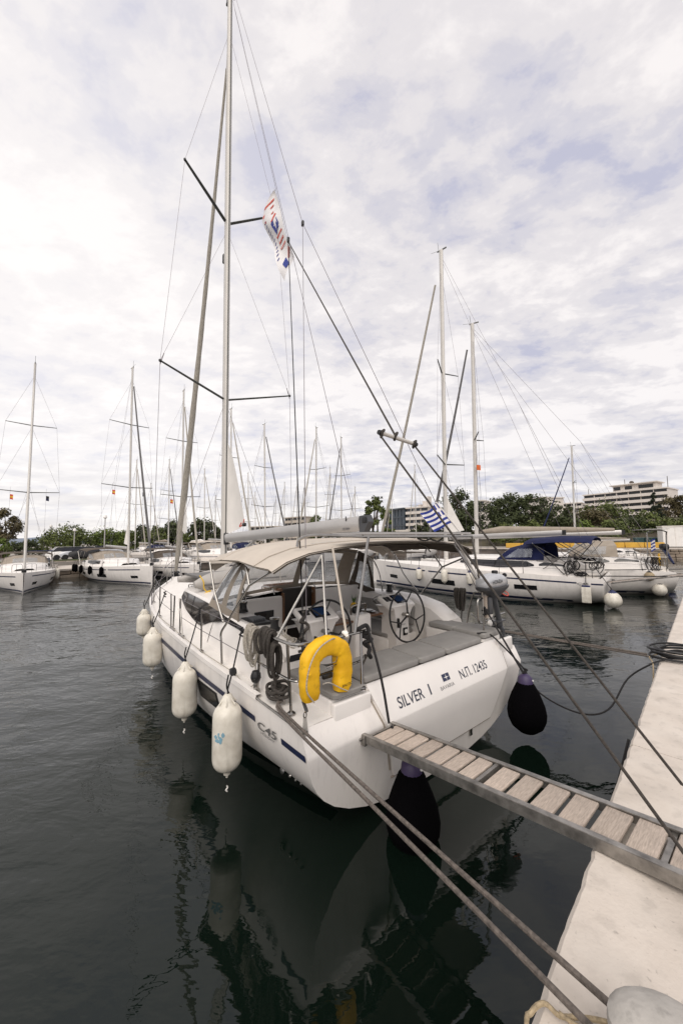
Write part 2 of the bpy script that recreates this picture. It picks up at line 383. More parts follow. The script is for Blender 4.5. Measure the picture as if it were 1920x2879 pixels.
def at(u, d):                         # ground point seen at photo column u, d metres ahead
    r = pixray(u, 1512); return V((r.x / r.y * d, d, 0))
def hgt(v, d, u=960):                 # height seen at photo row v, d metres ahead
    r = pixray(u, v); return HC + r.z / r.y * d
def itp(x, tb):
    if x <= tb[0][0]: return tb[0][1]
    for (a, b), (c, d) in zip(tb, tb[1:]):
        if x <= c: return b + (d - b) * (x - a) / (c - a)
    return tb[-1][1]
# ------------------------------------------------------------------ hull shapes (boat frame: x starboard, y forward from the transom, z up)
SH = lambda y: 1.19 + .027 * y
BD = [(0, 2.11), (.3, 2.12), (1, 2.14), (2.7, 2.22), (4.8, 2.23), (6, 2.16), (7.2, 1.98), (8.2, 1.78), (9.3, 1.42), (10.05, 1.12), (10.9, .76), (11.6, .46), (12.3, .19), (12.85, .03)]
ZB = [(0, .02), (.5, -.02), (1, -.1), (3, -.38), (6, -.5), (10, -.4), (12, -.25), (12.85, -.1)]
NN = [(0, 2.6), (6, 2.6), (9, 2.2), (12, 1.5), (12.85, 1.2)]
def hx(y, z):
    zs, zb, n = SH(y), itp(y, ZB), itp(y, NN)
    u = min(1, max(0, (z - zb) / (zs - zb)))
    return itp(y, BD) * (1 - (1 - u) ** n) ** (1 / n)
def ty(z): return (z - .97) * .5 if z > .97 else (.97 - z) * .15
YS = [0, .3, .6, 1, 1.6, 2.4, 3.2, 4, 4.8, 5.6, 6.4, 7.2, 8, 8.8, 9.6, 10.3, 10.9, 11.5, 12, 12.4, 12.7, 12.85]
US = [1, .93, .82, .787, .7, .6, .5, .4, .3, .2, .12, .06, .02, 0]
def sq(sg, y): return 1 - .06 * max(0, 1 - y / 4) if sg > 0 else 1      # the starboard quarter is a touch slimmer
def hull_mb():
    b = MB(); rows = []
    for y in YS:
        zs, zb = SH(y), itp(y, ZB); row = []
        for sg in (-1, 1):
            pts = []
            for u in US:
                z = zb + (zs - zb) * u; pts.append(V((sg * hx(y, z) * sq(sg, y), y + max(0, 1 - y / .6) * ty(z), z)))
            row += pts if sg < 0 else pts[::-1][1:]
        rows.append(row)
    b.loft(rows); n = len(US); r0 = rows[0]
    b.loft([[r0[i], r0[2 * n - 2 - i]] for i in range(n - 1)] + [[r0[n - 1], r0[n - 1] + V((1e-4, 0, 0))]])
    return b
def band(ya, yb, z0, z1, sg, off=.006, n=14):      # a painted band that follows the hull side
    b = MB(); rows = []
    zf = lambda z, y: z(y) if callable(z) else z
    for i in range(n + 1):
        y = ya + (yb - ya) * i / n; y_ = lambda z: y + max(0, 1 - y / .6) * ty(z); a, c = zf(z0, y), zf(z1, y)
        rows.append([V((sg * (hx(y, z) * sq(sg, y) + off), y_(z), z)) for z in (a, (a + c) / 2, c)])
    return b.loft(rows)
def hullpoly(pts, sg, off=.008):                 # a window let into the hull side: quad of (y, z)
    b = MB(); rows = []
    (y0, z0), (y1, z1), (y2, z2), (y3, z3) = pts
    for i in range(7):
        s = i / 6; ya, za, yb, zb = y0 + (y1 - y0) * s, z0 + (z1 - z0) * s, y3 + (y2 - y3) * s, z3 + (z2 - z3) * s
        rows.append([V((sg * (hx(ya + (yb - ya) * q / 3, za + (zb - za) * q / 3) + off), ya + (yb - ya) * q / 3, za + (zb - za) * q / 3)) for q in range(4)])
    return b.loft(rows)
CRS = [(1.0, -1.99, 1.24, -1.86, 1.52), (1.35, -1.99, 1.26, -1.90, 1.72), (1.8, -1.99, 1.26, -1.90, 1.81), (2.5, -1.97, 1.28, -1.86, 1.84), (3.3, -1.90, 1.29, -1.72, 1.85), (4, -1.81, 1.31, -1.66, 1.86), (5, -1.76, 1.33, -1.60, 1.87), (5.8, -1.70, 1.36, -1.57, 1.87), (6.3, -1.55, 1.37, -1.38, 1.84), (6.9, -1.25, 1.39, -1.05, 1.72), (7.9, -.8, 1.43, -.6, 1.55)]
def crs(y, k): return itp(y, [(r[0], r[k]) for r in CRS])
def mast_sec(c, a, b_, n=14): return [V(c) + V((math.cos(2 * math.pi * i / n) * a, math.sin(2 * math.pi * i / n) * b_, 0)) for i in range(n)]
def deck_mb(y0, y1):
    b = MB(); rows = []
    ys = [y0] + [y for y in YS if y0 < y < y1] + [y1]
    for y in ys:
        X = itp(y, BD) - .004; z = SH(y) - .012; rows.append([V((X * q, y, z + (.05 * (1 - q * q)))) for q in (-1, -.8, -.4, 0, .4, .8, 1)])
    return b.loft(rows)

def model_text(tx, k_):        # lettering laid on the curved port quarter
    big_ = tx == 'C45'
    b = text_fit(tx, (0, 0, 0), (1, 0, 0), (0, 1, 0), .40 if big_ else .30, .088 if big_ else .030, shear=.12 if big_ else .25, bold=.012 if big_ else .004)
    y0, z0 = (.93, .905) if big_ else (.88, .865)
    vs = []
    for v in b.v:
        y, z = y0 - v.x, z0 + v.y + v.x * .045; vs.append(V((-(hx(y, z) + .014), y, z)))
    b.v = vs; return b
FB = frame(1.305, 4.72, .679)
def P1(x, y, z): return FB @ V((x, y, z))
B = thing('sailing_yacht', 'large white sailing yacht moored stern-to in the foreground, SILVER I lettered on its transom', 'sailing yacht', FB)
hull = hull_mb().part('hull', K['hullgel'], B)
for sg in (-1, 1):
    band(1.0, 11.2, lambda y: .925 + .02 * y, lambda y: .985 + .024 * y, sg, n=30).part('stripe', K['navy'], hull)
    band(.03, .45, .93, .99, sg, n=4).part('stripe', K['navy'], hull)
    band(.55, 12.6, .105, .165, sg, n=30).part('boot_stripe', K['navy'], hull)
    band(.35, 12.6, .03, .06, sg, n=30).part('boot_stripe', K['navy'], hull)
    for q in (((2.74, .90), (2.12, .90), (2.05, .72), (2.70, .71)), ((6.2, .94), (5.2, .93), (5.15, .73), (6.15, .74)), ((9.4, 1.0), (8.9, 1.0), (8.85, .82), (9.35, .83))):
        hullpoly(q, sg, .004).part('hull_window', K['tint'], hull)
        hullpoly([(q[0][0] + .06, q[0][1] + .035), (q[1][0] - .06, q[1][1] + .035), (q[2][0] - .06, q[2][1] - .035), (q[3][0] + .06, q[3][1] - .035)], sg, .001).part('window_frame', K['black'], hull)
for y, r_ in ((.86, .045), (.72, .022), (.62, .018), (.53, .016)):
    z = .40; x = hx(y, z); MB().lathe([(r_, 0), (r_, .02), (r_ * .6, .03)], (-x + .004, y, z), (-1, 0, .25), 12).part('skin_fitting', K['inox'], hull)
# model lettering on the port quarter
for tx, y0, z0, s_, sh_, k_ in (('C45', .93, .905, .125, .15, 'greyletter'), ('HOLIDAY', .86, .862, .048, .25, 'greyletter')):
    tb = model_text(tx, k_); tb.part('model_lettering', K[k_], hull)
# toe rail and stainless rub strip
for sg in (-1, 1):
    b = MB(); rows = []
    for y in [.95] + [y for y in YS if y > 1.2]:
        X = itp(y, BD) * sq(sg, y); z = SH(y); rows.append([V((sg * (X + .012), y, z - .02)), V((sg * (X + .010), y, z + .035)), V((sg * max(X - .05, .01), y, z + .035)), V((sg * max(X - .065, .005), y, z - .01))])
    b.loft(rows).part('toe_rail', K['gel'], B)
    MB().tube([(sg * (itp(y, BD) * sq(sg, y) + .006), y, SH(y) + .005) for y in (.26, .5, .75, .95)], .013, 8).part('rub_strip', K['inox'], B)
# decks
deck_mb(3.1, 12.8).part('foredeck', K['nonskid'], B)
for sg in (-1, 1):
    b = MB(); rows = []
    for y in (.12, .3, .6, 1, 1.6, 2.4, 3.1):
        X = itp(y, BD) * sq(sg, y) - .004; z = SH(y) - .012; rows.append([V((sg * X, y + max(0, 1 - y / .3) * .0, z)), V((sg * (X - .2), y, z + .01)), V((sg * 1.5, y, z + .012))])
    b.loft(rows).part('side_deck', K['nonskid'], B)
MB().add([V((x, ty(1.185) + .005, 1.185)) for x in (-2.1, 1.97)] + [V((1.97, .2, 1.188)), V((-2.1, .2, 1.188))], [(0, 1, 2, 3)]).part('side_deck', K['gel'], B)
# swim platform panel let into the transom, with name, emblem and registration
b = MB(); rows = []
for z, xa, xb in ((1.365, -1.235, 1.56), (1.34, -1.235, 1.57), (1.2, -1.19, 1.56), (.98, -1.115, 1.50), (.96, -1.11, 1.49), (.7, -1.03, 1.36), (.42, -.96, 1.18), (.34, -.93, 1.10)):
    o_ = -.026
    rows.append([V((xa, ty(z) + .01, z)), V((xa + .012, ty(z) + o_, z)), V(((xa + xb) / 2, ty(z) + o_, z)), V((xb - .012, ty(z) + o_, z)), V((xb, ty(z) + .01, z))])
b.loft(rows); plat = b.part('swim_platform', K['gel'], B)
# taupe strips stand in for the shadow gaps along the panel edge
for xs in (((-1.26, 1.36), (-1.21, 1.2), (-1.135, .975), (-1.05, .7), (-.98, .42)), ((1.58, 1.36), (1.575, 1.2), (1.515, .975), (1.375, .7), (1.19, .42))):
    MB().tube([(x, ty(z) - .004, z) for x, z in xs], .010, 6).part('seam_shadow', K['taupe'], plat)
MB().tube([(-.95, ty(.33) - .006, .325), (1.12, ty(.33) - .006, .325)], .010, 6).part('seam_shadow', K['taupe'], plat)
tax, tay = V((1, 0, 0)), V((0, .447, .894))
def tr(x, z): return V((x, ty(z) - .0285, z))
for tx, x, z, wd_, ht_, k_, bo in (('SILVER', -.868, 1.050, .447, .120, 'letter', .012), ('I', -.312, 1.054, .026, .120, 'letter', .012), ('BAVARIA', -.105, 1.047, .285, .042, 'greyletter', .0), ('N.Π. 12435', .352, 1.07, .66, .120, 'letter', .012)):
    text_fit(tx, tr(x, z), tax, tay, wd_, ht_, bold=bo).part('lettering', K[k_], plat)
e0 = tr(.065, 1.158)
MB().prism([e0 + tax * a + tay * c for a, c in ((-.072, -.042), (.072, -.042), (.072, .042), (-.072, .042))], (0, -.003, .001)).part('emblem', K['navy'], plat)
def star(c, l1, l2, w_):
    pts = []
    for i in range(8):
        a = i * math.pi / 4; r_ = (l1 if i in (0, 4) else l2) if i % 2 == 0 else w_
        pts.append(c + tax * math.cos(a) * r_ + tay * math.sin(a) * r_)
    return pts
MB().prism(star(e0 + V((0, -.004, 0)), .058, .036, .008), (0, -.002, .001)).part('emblem_star', K['white'], plat)
for x in (.62, -.62):
    MB().rbox((x, ty(.3) - .012, .30), (.05, .03, .12), .01).part('hinge', K['inox'], plat)
# coachroof
b = MB(); rows = []
for y, bx, bz, tx_, tz in CRS:
    if y < 3.25: continue
    zc = tz + .13 * min(1, abs(tx_) / 1.5)
    half = [V((bx, y, bz - .03)), V((bx + (tx_ - bx) * .25, y, bz + (tz - bz) * .25)), V((tx_ - .01, y, tz - .05)), V((tx_ + .03, y, tz)), V((tx_ * .8, y, tz + (zc - tz) * .5)), V((tx_ * .4, y, zc - (zc - tz) * .1))]
    rows.append(half + [V((0, y, zc))] + [V((-p.x, p.y, p.z)) for p in half[::-1]])
rows.append([V((p.x * .7, 8.35, 1.40)) for p in rows[-1]])
b.loft(rows); roof = b.part('coachroof', K['gel'], B)
for sg in (-1, 1):        # long tinted window strip on each side
    b = MB(); rows = []
    for y, lo, hi in ((5.85, .66, .70), (5.7, .58, .93), (5.2, .36, .93), (4.6, .24, .93), (4.2, .19, .93), (3.93, .20, .93), (3.3, .55, .93), (2.6, .80, .93), (1.9, .84, .95), (1.5, .86, .95)):
        bx, bz, tx_, tz = [crs(y, k) for k in (1, 2, 3, 4)]
        rows.append([V((-sg * (bx + (tx_ - bx) * q) + sg * .012, y, bz + (tz - bz) * q + .004)) for q in (lo, (lo + hi) / 2, hi)])
    b.loft(rows).part('cabin_window', K['tint'], roof)
MB().rbox((.1, 6.1, 2.0), (.55, .55, .05), .02).part('hatch', K['tint'], roof)
MB().rbox((-.1, 9.0, 1.50), (.62, .6, .06), .02).part('hatch', K['tint'], B, label='foredeck hatch with tinted lid')
for sg in (-1, 1): MB().tube(cr([(sg * 1.38, 6.1, 1.86), (sg * 1.38, 6.05, 1.94), (sg * 1.36, 5.2, 1.97), (sg * 1.36, 4.5, 1.97), (sg * 1.36, 4.45, 1.90)], 3), .012, 6).part('grab_rail', K['inox'], roof)
# coamings either side of the cockpit
for sg in (-1, 1):
    b = MB(); rows = []
    for y, bx, bz, tx_, tz in CRS[:5]:
        rows.append([V((sg * -bx, y, bz - .05)), V((sg * -(tx_ - .01), y, tz - .04)), V((sg * -(tx_ + .04), y, tz)), V((sg * 1.50, y, tz - .02)), V((sg * 1.45, y, tz - .06)), V((sg * 1.42, y, .9))])
    b.loft(rows); r0 = rows[0]; b.add(r0, [(0, 1, 2, 3, 4, 5)]); b.part('coaming', K['gel'], B)
# cockpit liner, seats, bulkhead
def mbx(lst):
    b = MB()
    for c, d in lst: b.box(c, d)
    return b
MB().box((0, 2.05, .84), (2.9, 2.65, .06)).part('cockpit_floor', K['gteak'], B)
for sg in (-1, 1):
    MB().rbox((sg * 1.06, 2.45, 1.03), (.76, 1.56, .34), .03).part('seat_base', K['gel'], B)
    MB().rbox((sg * 1.02, 2.45, 1.245), (.68, 1.54, .10), .04).part('seat_cushion', K['cush'], B)
    MB().rbox((sg * 1.41, 2.45, 1.50), (.08, 1.5, .36), .035, M.Rotation(sg * .16, 3, 'Y')).part('back_cushion', K['cush'], B)
MB().rbox((-1.46, .70, 1.21), (.54, 1.08, .24), .03).part('helm_seat_base', K['gel'], B)
MB().rbox((1.46, .74, 1.25), (.50, 1.10, .32), .03).part('helm_seat_base', K['gel'], B)
b = MB(); rows = []
for z, y in ((1.365, .20), (1.37, .26), (1.37, .70), (1.34, .74), (.86, .76)): rows.append([V((x, y, z)) for x in (-1.22, -.3, .6, 1.54)])
b.loft(rows).part('stern_bench', K['gel'], B)
# step between the bench and the port quarter, and the bulwark capping under the cushions
MB().rbox((-1.475, .13, 1.13), (.50, .08, .36), .02).part('bench_corner', K['gel'], B)
MB().rbox((1.70, .12, 1.15), (.42, .06, .40), .02).part('bench_corner', K['gel'], B)
def cushion(xa, xb, ya, yb, z, t, sk=0, name='stern_cushion', tilt=0):
    b = MB(); n = 9; rows = []; rad = .045
    for lev in range(5):
        zz_ = [0, .25, .75, .95, 1][lev] * t; ins = [.02, 0, 0, .012, .05][lev]; row = []
        for (cx, cy, a0) in ((1, 1, 0), (-1, 1, 90), (-1, -1, 180), (1, -1, 270)):
            for q in range(4):
                a = R(a0 + 30 * q); hxx, hyy = (xb - xa) / 2 - ins, (yb - ya) / 2 - ins
                px_, py_ = cx * (hxx - rad) + math.cos(a) * rad, cy * (hyy - rad) + math.sin(a) * rad
                row.append(V(((xa + xb) / 2 + px_ + sk * py_, (ya + yb) / 2 + py_, z + zz_ + tilt * px_)))
        rows.append(row)
    b.loft(rows, closed=True, cap=True); return b.part(name, K['cush'], B)
cushion(-1.25, -.31, .15, .72, 1.372, .085, .10); cushion(-.30, .25, .15, .72, 1.372, .085, .10); cushion(.26, 1.14, .15, .72, 1.372, .085, .10)
cushion(-1.72, -1.28, .10, 1.18, 1.335, .07, name='helm_cushion'); cushion(1.19, 1.70, .16, .74, 1.40, .09, name='helm_cushion'); cushion(1.20, 1.60, .70, 1.22, 1.41, .09, name='helm_cushion')
# bulkhead with companionway
MB().box((.83, 3.27, 1.38), (1.26, .05, 1.04)).part('cabin_bulkhead', K['gel'], B); pb = MB().box((-.98, 3.27, 1.36), (.95, .05, 1.0)).part('cabin_bulkhead', K['gel'], B)
MB().box((-.89, 3.238, 1.565), (.33, .012, .145)).part('bulkhead_window', K['tint'], pb)
MB().box((-.89, 3.241, 1.565), (.38, .012, .19)).part('window_frame', K['black'], pb)
MB().box((-1.15, 3.42, 1.925), (.40, .20, .03)).part('instrument_panel', K['tint'], B)
MB().box((.83, 3.27, 1.915), (1.30, .10, .05)).part('roof_lip', K['gel'], B); MB().box((-1.0, 3.27, 1.875), (.92, .09, .04)).part('roof_lip', K['gel'], B)
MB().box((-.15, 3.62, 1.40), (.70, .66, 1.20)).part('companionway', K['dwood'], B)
for a, c in (((-.50, 3.25, 1.42), (.03, .08, 1.05)), ((.20, 3.25, 1.45), (.04, .08, 1.1))): MB().box(a, c).part('door_jamb', K['teak'], B)
MB().box((-.15, 3.98, 2.015), (.74, .06, .05)).part('companionway_sill', K['teak'], B); MB().box((-.52, 3.62, 2.0), (.05, .70, .05)).part('companionway_sill', K['teak'], B)
for x in (-.66, .28): MB().tube(cr([(x, 3.8, 1.96), (x, 3.76, 2.04), (x, 3.36, 2.02), (x, 3.30, 1.93)], 3), .014, 6).part('hatch_rail', K['inox'], B)
MB().rbox((.5, 4.0, 2.01), (.7, .7, .04), .02).part('sliding_hatch', K['gel'], B)
# helm pedestals and wheels
def pedestal(sg):
    cx = sg * .86
    b = MB(); rows = []
    for z, wx, y0, y1 in ((.86, .18, 1.50, 1.86), (1.55, .16, 1.50, 1.84), (1.74, .24, 1.46, 1.86), (1.78, .30, 1.44, 1.86)):
        rows.append([V((cx + a * wx, c, z)) for a, c in ((-1, y0), (1, y0), (1, y1), (-1, y1))])
    b.loft(rows, closed=True, cap=True); p_ = b.part('helm_pedestal', K['gel'], B)
    rot = M.Rotation(R(28), 3, 'X'); c0 = V((cx, 1.64, 1.83))
    MB().rbox(c0, (.62, .36, .10), .03, rot).part('instrument_console', K['gel'], p_)
    t_ = lambda x, y: c0 + rot @ V((x, y, .054))
    MB().rbox(t_(.04, 0), (.27, .23, .016), .006, rot).part('chart_plotter', K['screen'], p_)
    MB().rbox(t_(.04, .0) + rot @ V((0, 0, .007)), (.21, .16, .006), .002, rot).part('screen', K['chart'], p_)
    for x in (-.17, -.25): MB().rbox(t_(x, .03), (.065, .12, .014), .005, rot).part('instrument', K['black'], p_)
    MB().rbox((cx + .06, 1.486, 1.33), (.11, .02, .13), .01).part('compass_panel', K['black'], p_)
    MB().lathe([(.036, 0), (.036, .012), (.02, .016)], (cx + .06, 1.474, 1.335), (0, -1, 0), 14).part('dial', K['white'], p_)
    MB().rbox((cx - .13, 1.47, 1.50), (.03, .05, .16), .012).part('throttle', K['black'], p_)
    MB().tube(cr([(cx - .28, 1.86, 1.80), (cx - .28, 1.93, 1.86), (cx, 1.98, 1.90), (cx + .28, 1.93, 1.86), (cx + .28, 1.86, 1.80)], 4), .013, 6).part('guard_rail', K['inox'], p_)
    wy, wz, r_ = 1.37, 1.635, .44
    def wp(a, rr, off=0): return V((cx + math.cos(a) * rr, wy + math.sin(a) * rr * .1 + off, wz + math.sin(a) * rr))
    wheel = MB().tube([wp(2 * math.pi * i / 48, r_) for i in range(48)], .0155, 8, closed=True).part('steering_wheel', K['black'], B)
    for k_ in range(3):
        a = R(90 + 120 * k_ + (0 if sg > 0 else 12)); b = MB()
        b.tube([wp(a, .03), wp(a, .23)], [.017, .012], 6)
        for d in (-.42, .42): b.tube([wp(a, .22), wp(a + d, r_)], [.012, .010], 6)
        b.part('spoke', K['black'], wheel)
    MB().lathe([(.05, 0), (.05, .03), (.03, .055), (.0, .06)], (cx, wy + .02, wz), (0, -1, .1), 16).part('hub', K['inox'], wheel)
    MB().cyl((cx, wy, wz), (cx, 1.52, wz), .03).part('wheel_shaft', K['inox'], wheel)
    return p_
pp = pedestal(-1); ps = pedestal(1)
text_mb('max 2300 rpm', (.72, 1.492, 1.445), (1, 0, 0), (0, 0, 1), .036, .002).part('notice_lettering', K['greyletter'], ps)
# cockpit table with grab handle
ct = MB().rbox((.12, 1.95, 1.30), (.36, .55, .80), .04).part('table_console', K['gel'], B)
MB().box((.36, 1.95, 1.645), (.46, .50, .03)).part('table_leaf', K['teak'], ct); MB().box((-.22, 1.98, 1.60), (.42, .50, .03)).part('table_leaf', K['teak'], ct)
MB().tube(cr([(-.05, 1.80, 1.70), (-.05, 1.78, 1.83), (.12, 1.76, 1.86), (.26, 1.78, 1.83), (.26, 1.80, 1.70)], 5), .016, 8).part('grab_handle', K['inox'], ct)
MB().rbox((.10, 1.83, 1.76), (.17, .09, .11), .03).part('compass', K['black'], ct)
# engine panel and clutches on the port coaming, winches
ep = MB().box((-1.62, 1.06, 1.50), (.30, .10, .22), M.Rotation(.5, 3, 'X')).part('engine_panel', K['gel'], B)
MB().box((-1.62, .995, 1.51), (.17, .012, .15), M.Rotation(.5, 3, 'X')).part('display', K['screen'], ep)
MB().box((-1.66, 2.0, 1.80), (.24, .50, .05)).part('rope_clutch_recess', K['black'], B)
for i in range(6): MB().rbox((-1.74 + i * .034, 1.98, 1.83), (.022, .22, .06), .008).part('clutch_lever', K['dgrey'], B)
def winch(x, y, z, s=1):
    w_ = MB().lathe([(.075 * s, 0), (.075 * s, .03), (.055 * s, .05), (.05 * s, .10), (.062 * s, .14), (.066 * s, .15)], (x, y, z), n=18).part('winch', K['black'], B)
    MB().lathe([(.068 * s, .15), (.068 * s, .165), (.03 * s, .172)], (x, y, z), n=18).part('winch_cap', K['inox'], w_)
winch(-1.58, 1.58, 1.74); winch(1.68, 1.52, 1.52, .9); winch(-1.6, 2.55, 1.84); winch(1.6, 2.5, 1.84)
# stanchions, lifelines, pulpit, pushpit
def post(x, y, h=.62, lean=(0, 0), r_=.0135, z=None):
    z = SH(y) + .02 if z is None else z
    s_ = MB().tube([(x, y, z), (x + lean[0], y + lean[1], z + h)], r_, 8).part('stanchion', K['inox'], B)
    MB().lathe([(.04, 0), (.04, .012), (.018, .03)], (x, y, z - .005), n=12).part('stanchion_foot', K['inox'], s_)
for sg in (-1, 1):
    for y in (2.85, 5.7, 7.45): post(sg * (itp(y, BD) - .09), y)
    for y, ln in ((3.82, .22), (3.98, 0), (4.40, -.05), (4.55, .05)): post(sg * (itp(y, BD) - .09), y, .62, (0, ln))
    xs = lambda y, d=.09: sg * max(itp(y, BD) - d, .05)
    for hgt_ in (.61, .31):
        MB().tube([(xs(y), y, SH(y) + .02 + hgt_) for y in (3.98, 3.4, 2.85, 1.9, 1.12)], .005, 5).part('lifeline', K['wire'], B)
        MB().tube([(xs(y), y, SH(y) + .02 + hgt_) for y in (10.6, 9, 7.45, 5.7, 4.40)], .005, 5).part('lifeline', K['wire'], B)
    # pulpit
    zt = lambda y, h: SH(y) + h
    pu = MB().tube(cr([(xs(10.6), 10.6, zt(10.6, .03)), (xs(10.6), 10.6, zt(10.6, .55)), (xs(10.8), 10.8, zt(10.8, .66)), (xs(11.8, .06), 11.8, zt(11.8, .70)), (xs(12.5, .0) , 12.4, zt(12.4, .68)), (xs(12.5, .0), 12.5, zt(12.5, .5)), (xs(12.4, .02), 12.35, zt(12.4, .03))], 5), .0135, 8).part('pulpit', K['inox'], B)
    MB().tube([(xs(11.6, .06), 11.6, zt(11.6, .03)), (xs(11.6, .06), 11.6, zt(11.6, .69))], .012, 8).part('pulpit_leg', K['inox'], pu)
    MB().tube([(xs(10.6), 10.6, zt(10.6, .32)), (xs(11.6, .06), 11.6, zt(11.6, .34))], .012, 8).part('pulpit_rail', K['inox'], pu)
    MB().tube([(xs(7.95), 7.95, zt(7.95, .03)), (xs(7.95) * .995, 7.95, zt(7.95, .62))], .010, 8).part('stanchion', K['inox'], B)
# port pushpit
pr_ = MB().tube(cr([(-2.05, 1.12, 1.24), (-2.03, 1.12, 1.55), (-2.05, 1.12, 1.86), (-2.06, .98, 1.905), (-2.07, .55, 1.905), (-2.05, .36, 1.905), (-1.95, .28, 1.905), (-1.6, .26, 1.905), (-1.25, .26, 1.905)], 5) + cr([(-1.22, .26, 1.905), (-1.10, .28, 1.90), (-1.05, .31, 1.82), (-1.04, .31, 1.68), (-1.09, .31, 1.59), (-1.2, .30, 1.57)], 4), .0165, 8).part('pushpit', K['inox'], B)
MB().tube(cr([(-2.04, 1.12, 1.54), (-2.05, .6, 1.54), (-2.03, .38, 1.54), (-1.93, .32, 1.54), (-1.5, .31, 1.55), (-1.2, .30, 1.57)], 5), .0145, 8).part('pushpit_rail', K['inox'], pr_)
for p0, p1 in (((-2.02, .42, 1.20), (-2.065, .42, 1.905)), ((-1.33, .12, 1.36), (-1.20, .27, 1.905))): 
    MB().tube([p0, p1], .0155, 8).part('pushpit_leg', K['inox'], pr_)
    MB().lathe([(.045, 0), (.045, .012), (.02, .03)], p0, n=12).part('pushpit_foot', K['inox'], pr_)
MB().lathe([(.03, 0), (.03, .012), (.018, .03)], (-2.05, 1.12, 1.225), n=12).part('pushpit_foot', K['inox'], pr_)
MB().tube([(-1.22, .24, 1.56), (-1.19, .20, 1.66)], .022, 8).part('flag_socket', K['inox'], pr_)
# starboard pushpit
ps_ = MB().tube(cr([(1.90, .93, 1.24), (1.90, .86, 1.6), (1.90, .76, 1.93), (1.93, .66, 1.985), (2.0, .45, 1.985), (2.05, .26, 1.97)], 5), .0155, 8).part('pushpit', K['inox'], B)
MB().tube(cr([(1.43, .3, 1.98), (1.33, .3, 1.985), (1.27, .3, 1.92), (1.27, .3, 1.70), (1.29, .3, 1.64), (1.36, .3, 1.61), (1.8, .28, 1.66), (2.02, .26, 1.68)], 5), .0155, 8).part('pushpit_rail', K['inox'], ps_)
MB().tube([(1.39, .28, 1.36), (1.43, .3, 1.98)], .0155, 8).part('pushpit_leg', K['inox'], ps_); MB().tube([(1.82, .32, 1.30), (1.86, .30, 1.98)], .0155, 8).part('pushpit_leg', K['inox'], ps_)
MB().tube([(1.89, .80, 1.60), (1.30, .3, 1.66)], .011, 6).part('pushpit_rail', K['inox'], ps_)
# bimini frame, bimini, sprayhood
BH = [(-2.05, 2.625), (-1.86, 2.725), (-1.55, 2.815), (-1.1, 2.87), (-.5, 2.905), (0, 2.915), (.5, 2.915), (1.1, 2.905), (1.55, 2.88), (1.90, 2.79), (2.03, 2.69)]
def hoop(y, dz=0, sl=0): return [V((x, y + sl * (1 - abs(x) / 2.05), z + dz)) for x, z in BH]
b = MB(); rows = []
ed = lambda p, d: V((p.x, p.y, p.z - d))
for y, dz, ww in ((2.95, -.16, .93), (2.92, -.06, .975), (2.80, .0, 1), (2.3, .05, 1), (1.7, .06, 1), (1.2, .01, 1), (.86, -.005, 1), (.80, -.03, .995)):
    rows.append([V((p.x * ww, p.y, p.z)) for p in hoop(y, dz)])
b.loft(rows)
top_ = [[p.copy() for p in r] for r in rows]
b.loft([[V((p.x * .995, p.y, p.z - .018)) for p in r] for r in rows[1:]])
bim = b.part('bimini', K['beige'], B)
# shade under the bimini painted in as a darker canvas sheet, seen from the stern
b = MB(); b.loft([[V((p.x * .985, p.y, p.z - .03)) for p in r] for r in rows[2:]]); b.part('shaded_underside', K['dtaupe'], bim)
for sg in (-1, 1):       # valance along each side edge
    b = MB(); b.loft([[V((sg * 2.045, y, 2.66)), V((sg * 2.05, y, 2.60 + .05 * (2.8 - y)))] for y in (2.8, 2.3, 1.9)]); b.part('valance', K['beige'], bim)
MB().tube(hoop(.84, -.035), .017, 8).part('bimini_hoop', K['dtaupe'], bim); MB().tube(hoop(2.78, -.035), .015, 8).part('bimini_hoop', K['inox'], bim); MB().tube(hoop(1.75, -.02), .015, 8).part('bimini_hoop', K['inox'], bim)
for ys_ in (2.3, 1.72, 1.22):
    MB().tube([V((x, ys_, z + .052 - .03 * (ys_ < 1.3))) for x, z in BH], .007, 5).part('seam', K['beige'], bim)
win_ = MB(); win_.loft([[V((x, y, itp(x, BH) + .028)) for x in (-1.15, -.75, -.35)] for y in (1.3, 1.7)]); win_.part('roof_window', K['vinyl'], bim)
for sg in (-1, 1):
    MB().tube(cr([(sg * 2.08, 2.14, 1.27), (sg * 2.08, 2.17, 1.55), (sg * 2.08, 2.18, 1.68), (sg * 2.07, 2.03, 1.82)], 4) + [V((sg * 2.0, 1.46, 2.38)), V((sg * 1.97, .95, 2.58))], .0155, 8).part('bimini_post', K['inox'], B)
    MB().tube([(sg * 2.0, 1.46, 2.38), (sg * 1.97, 1.62, 2.60)], .0155, 8).part('bimini_post', K['inox'], B)
    MB().tube([(sg * 2.07, 2.13, 1.83), (sg * 2.06, 2.35, 2.02), (sg * 2.06, 2.52, 2.20), (sg * 2.05, 2.76, 2.62)], .0155, 8).part('bimini_post', K['inox'], B)
    MB().tube([(sg * 1.42, .70, 2.76), (sg * 2.07, .62, 1.92)] if sg < 0 else [(1.5, .75, 2.80), (2.0, .55, 1.97)], .015, 8).part('bimini_strut', K['inox'], B)
    MB().tube([(sg * 1.42, .70, 2.76), (sg * 1.70, .24, 1.91)] if sg < 0 else [(1.3, .70, 2.84), (1.55, .28, 1.97)], .015, 8).part('bimini_strut', K['inox'], B)
MB().tube([(-1.40, .52, 2.86), (-1.43, .25, 1.92)], .014, 6).part('bimini_strap', K['beige'], B)
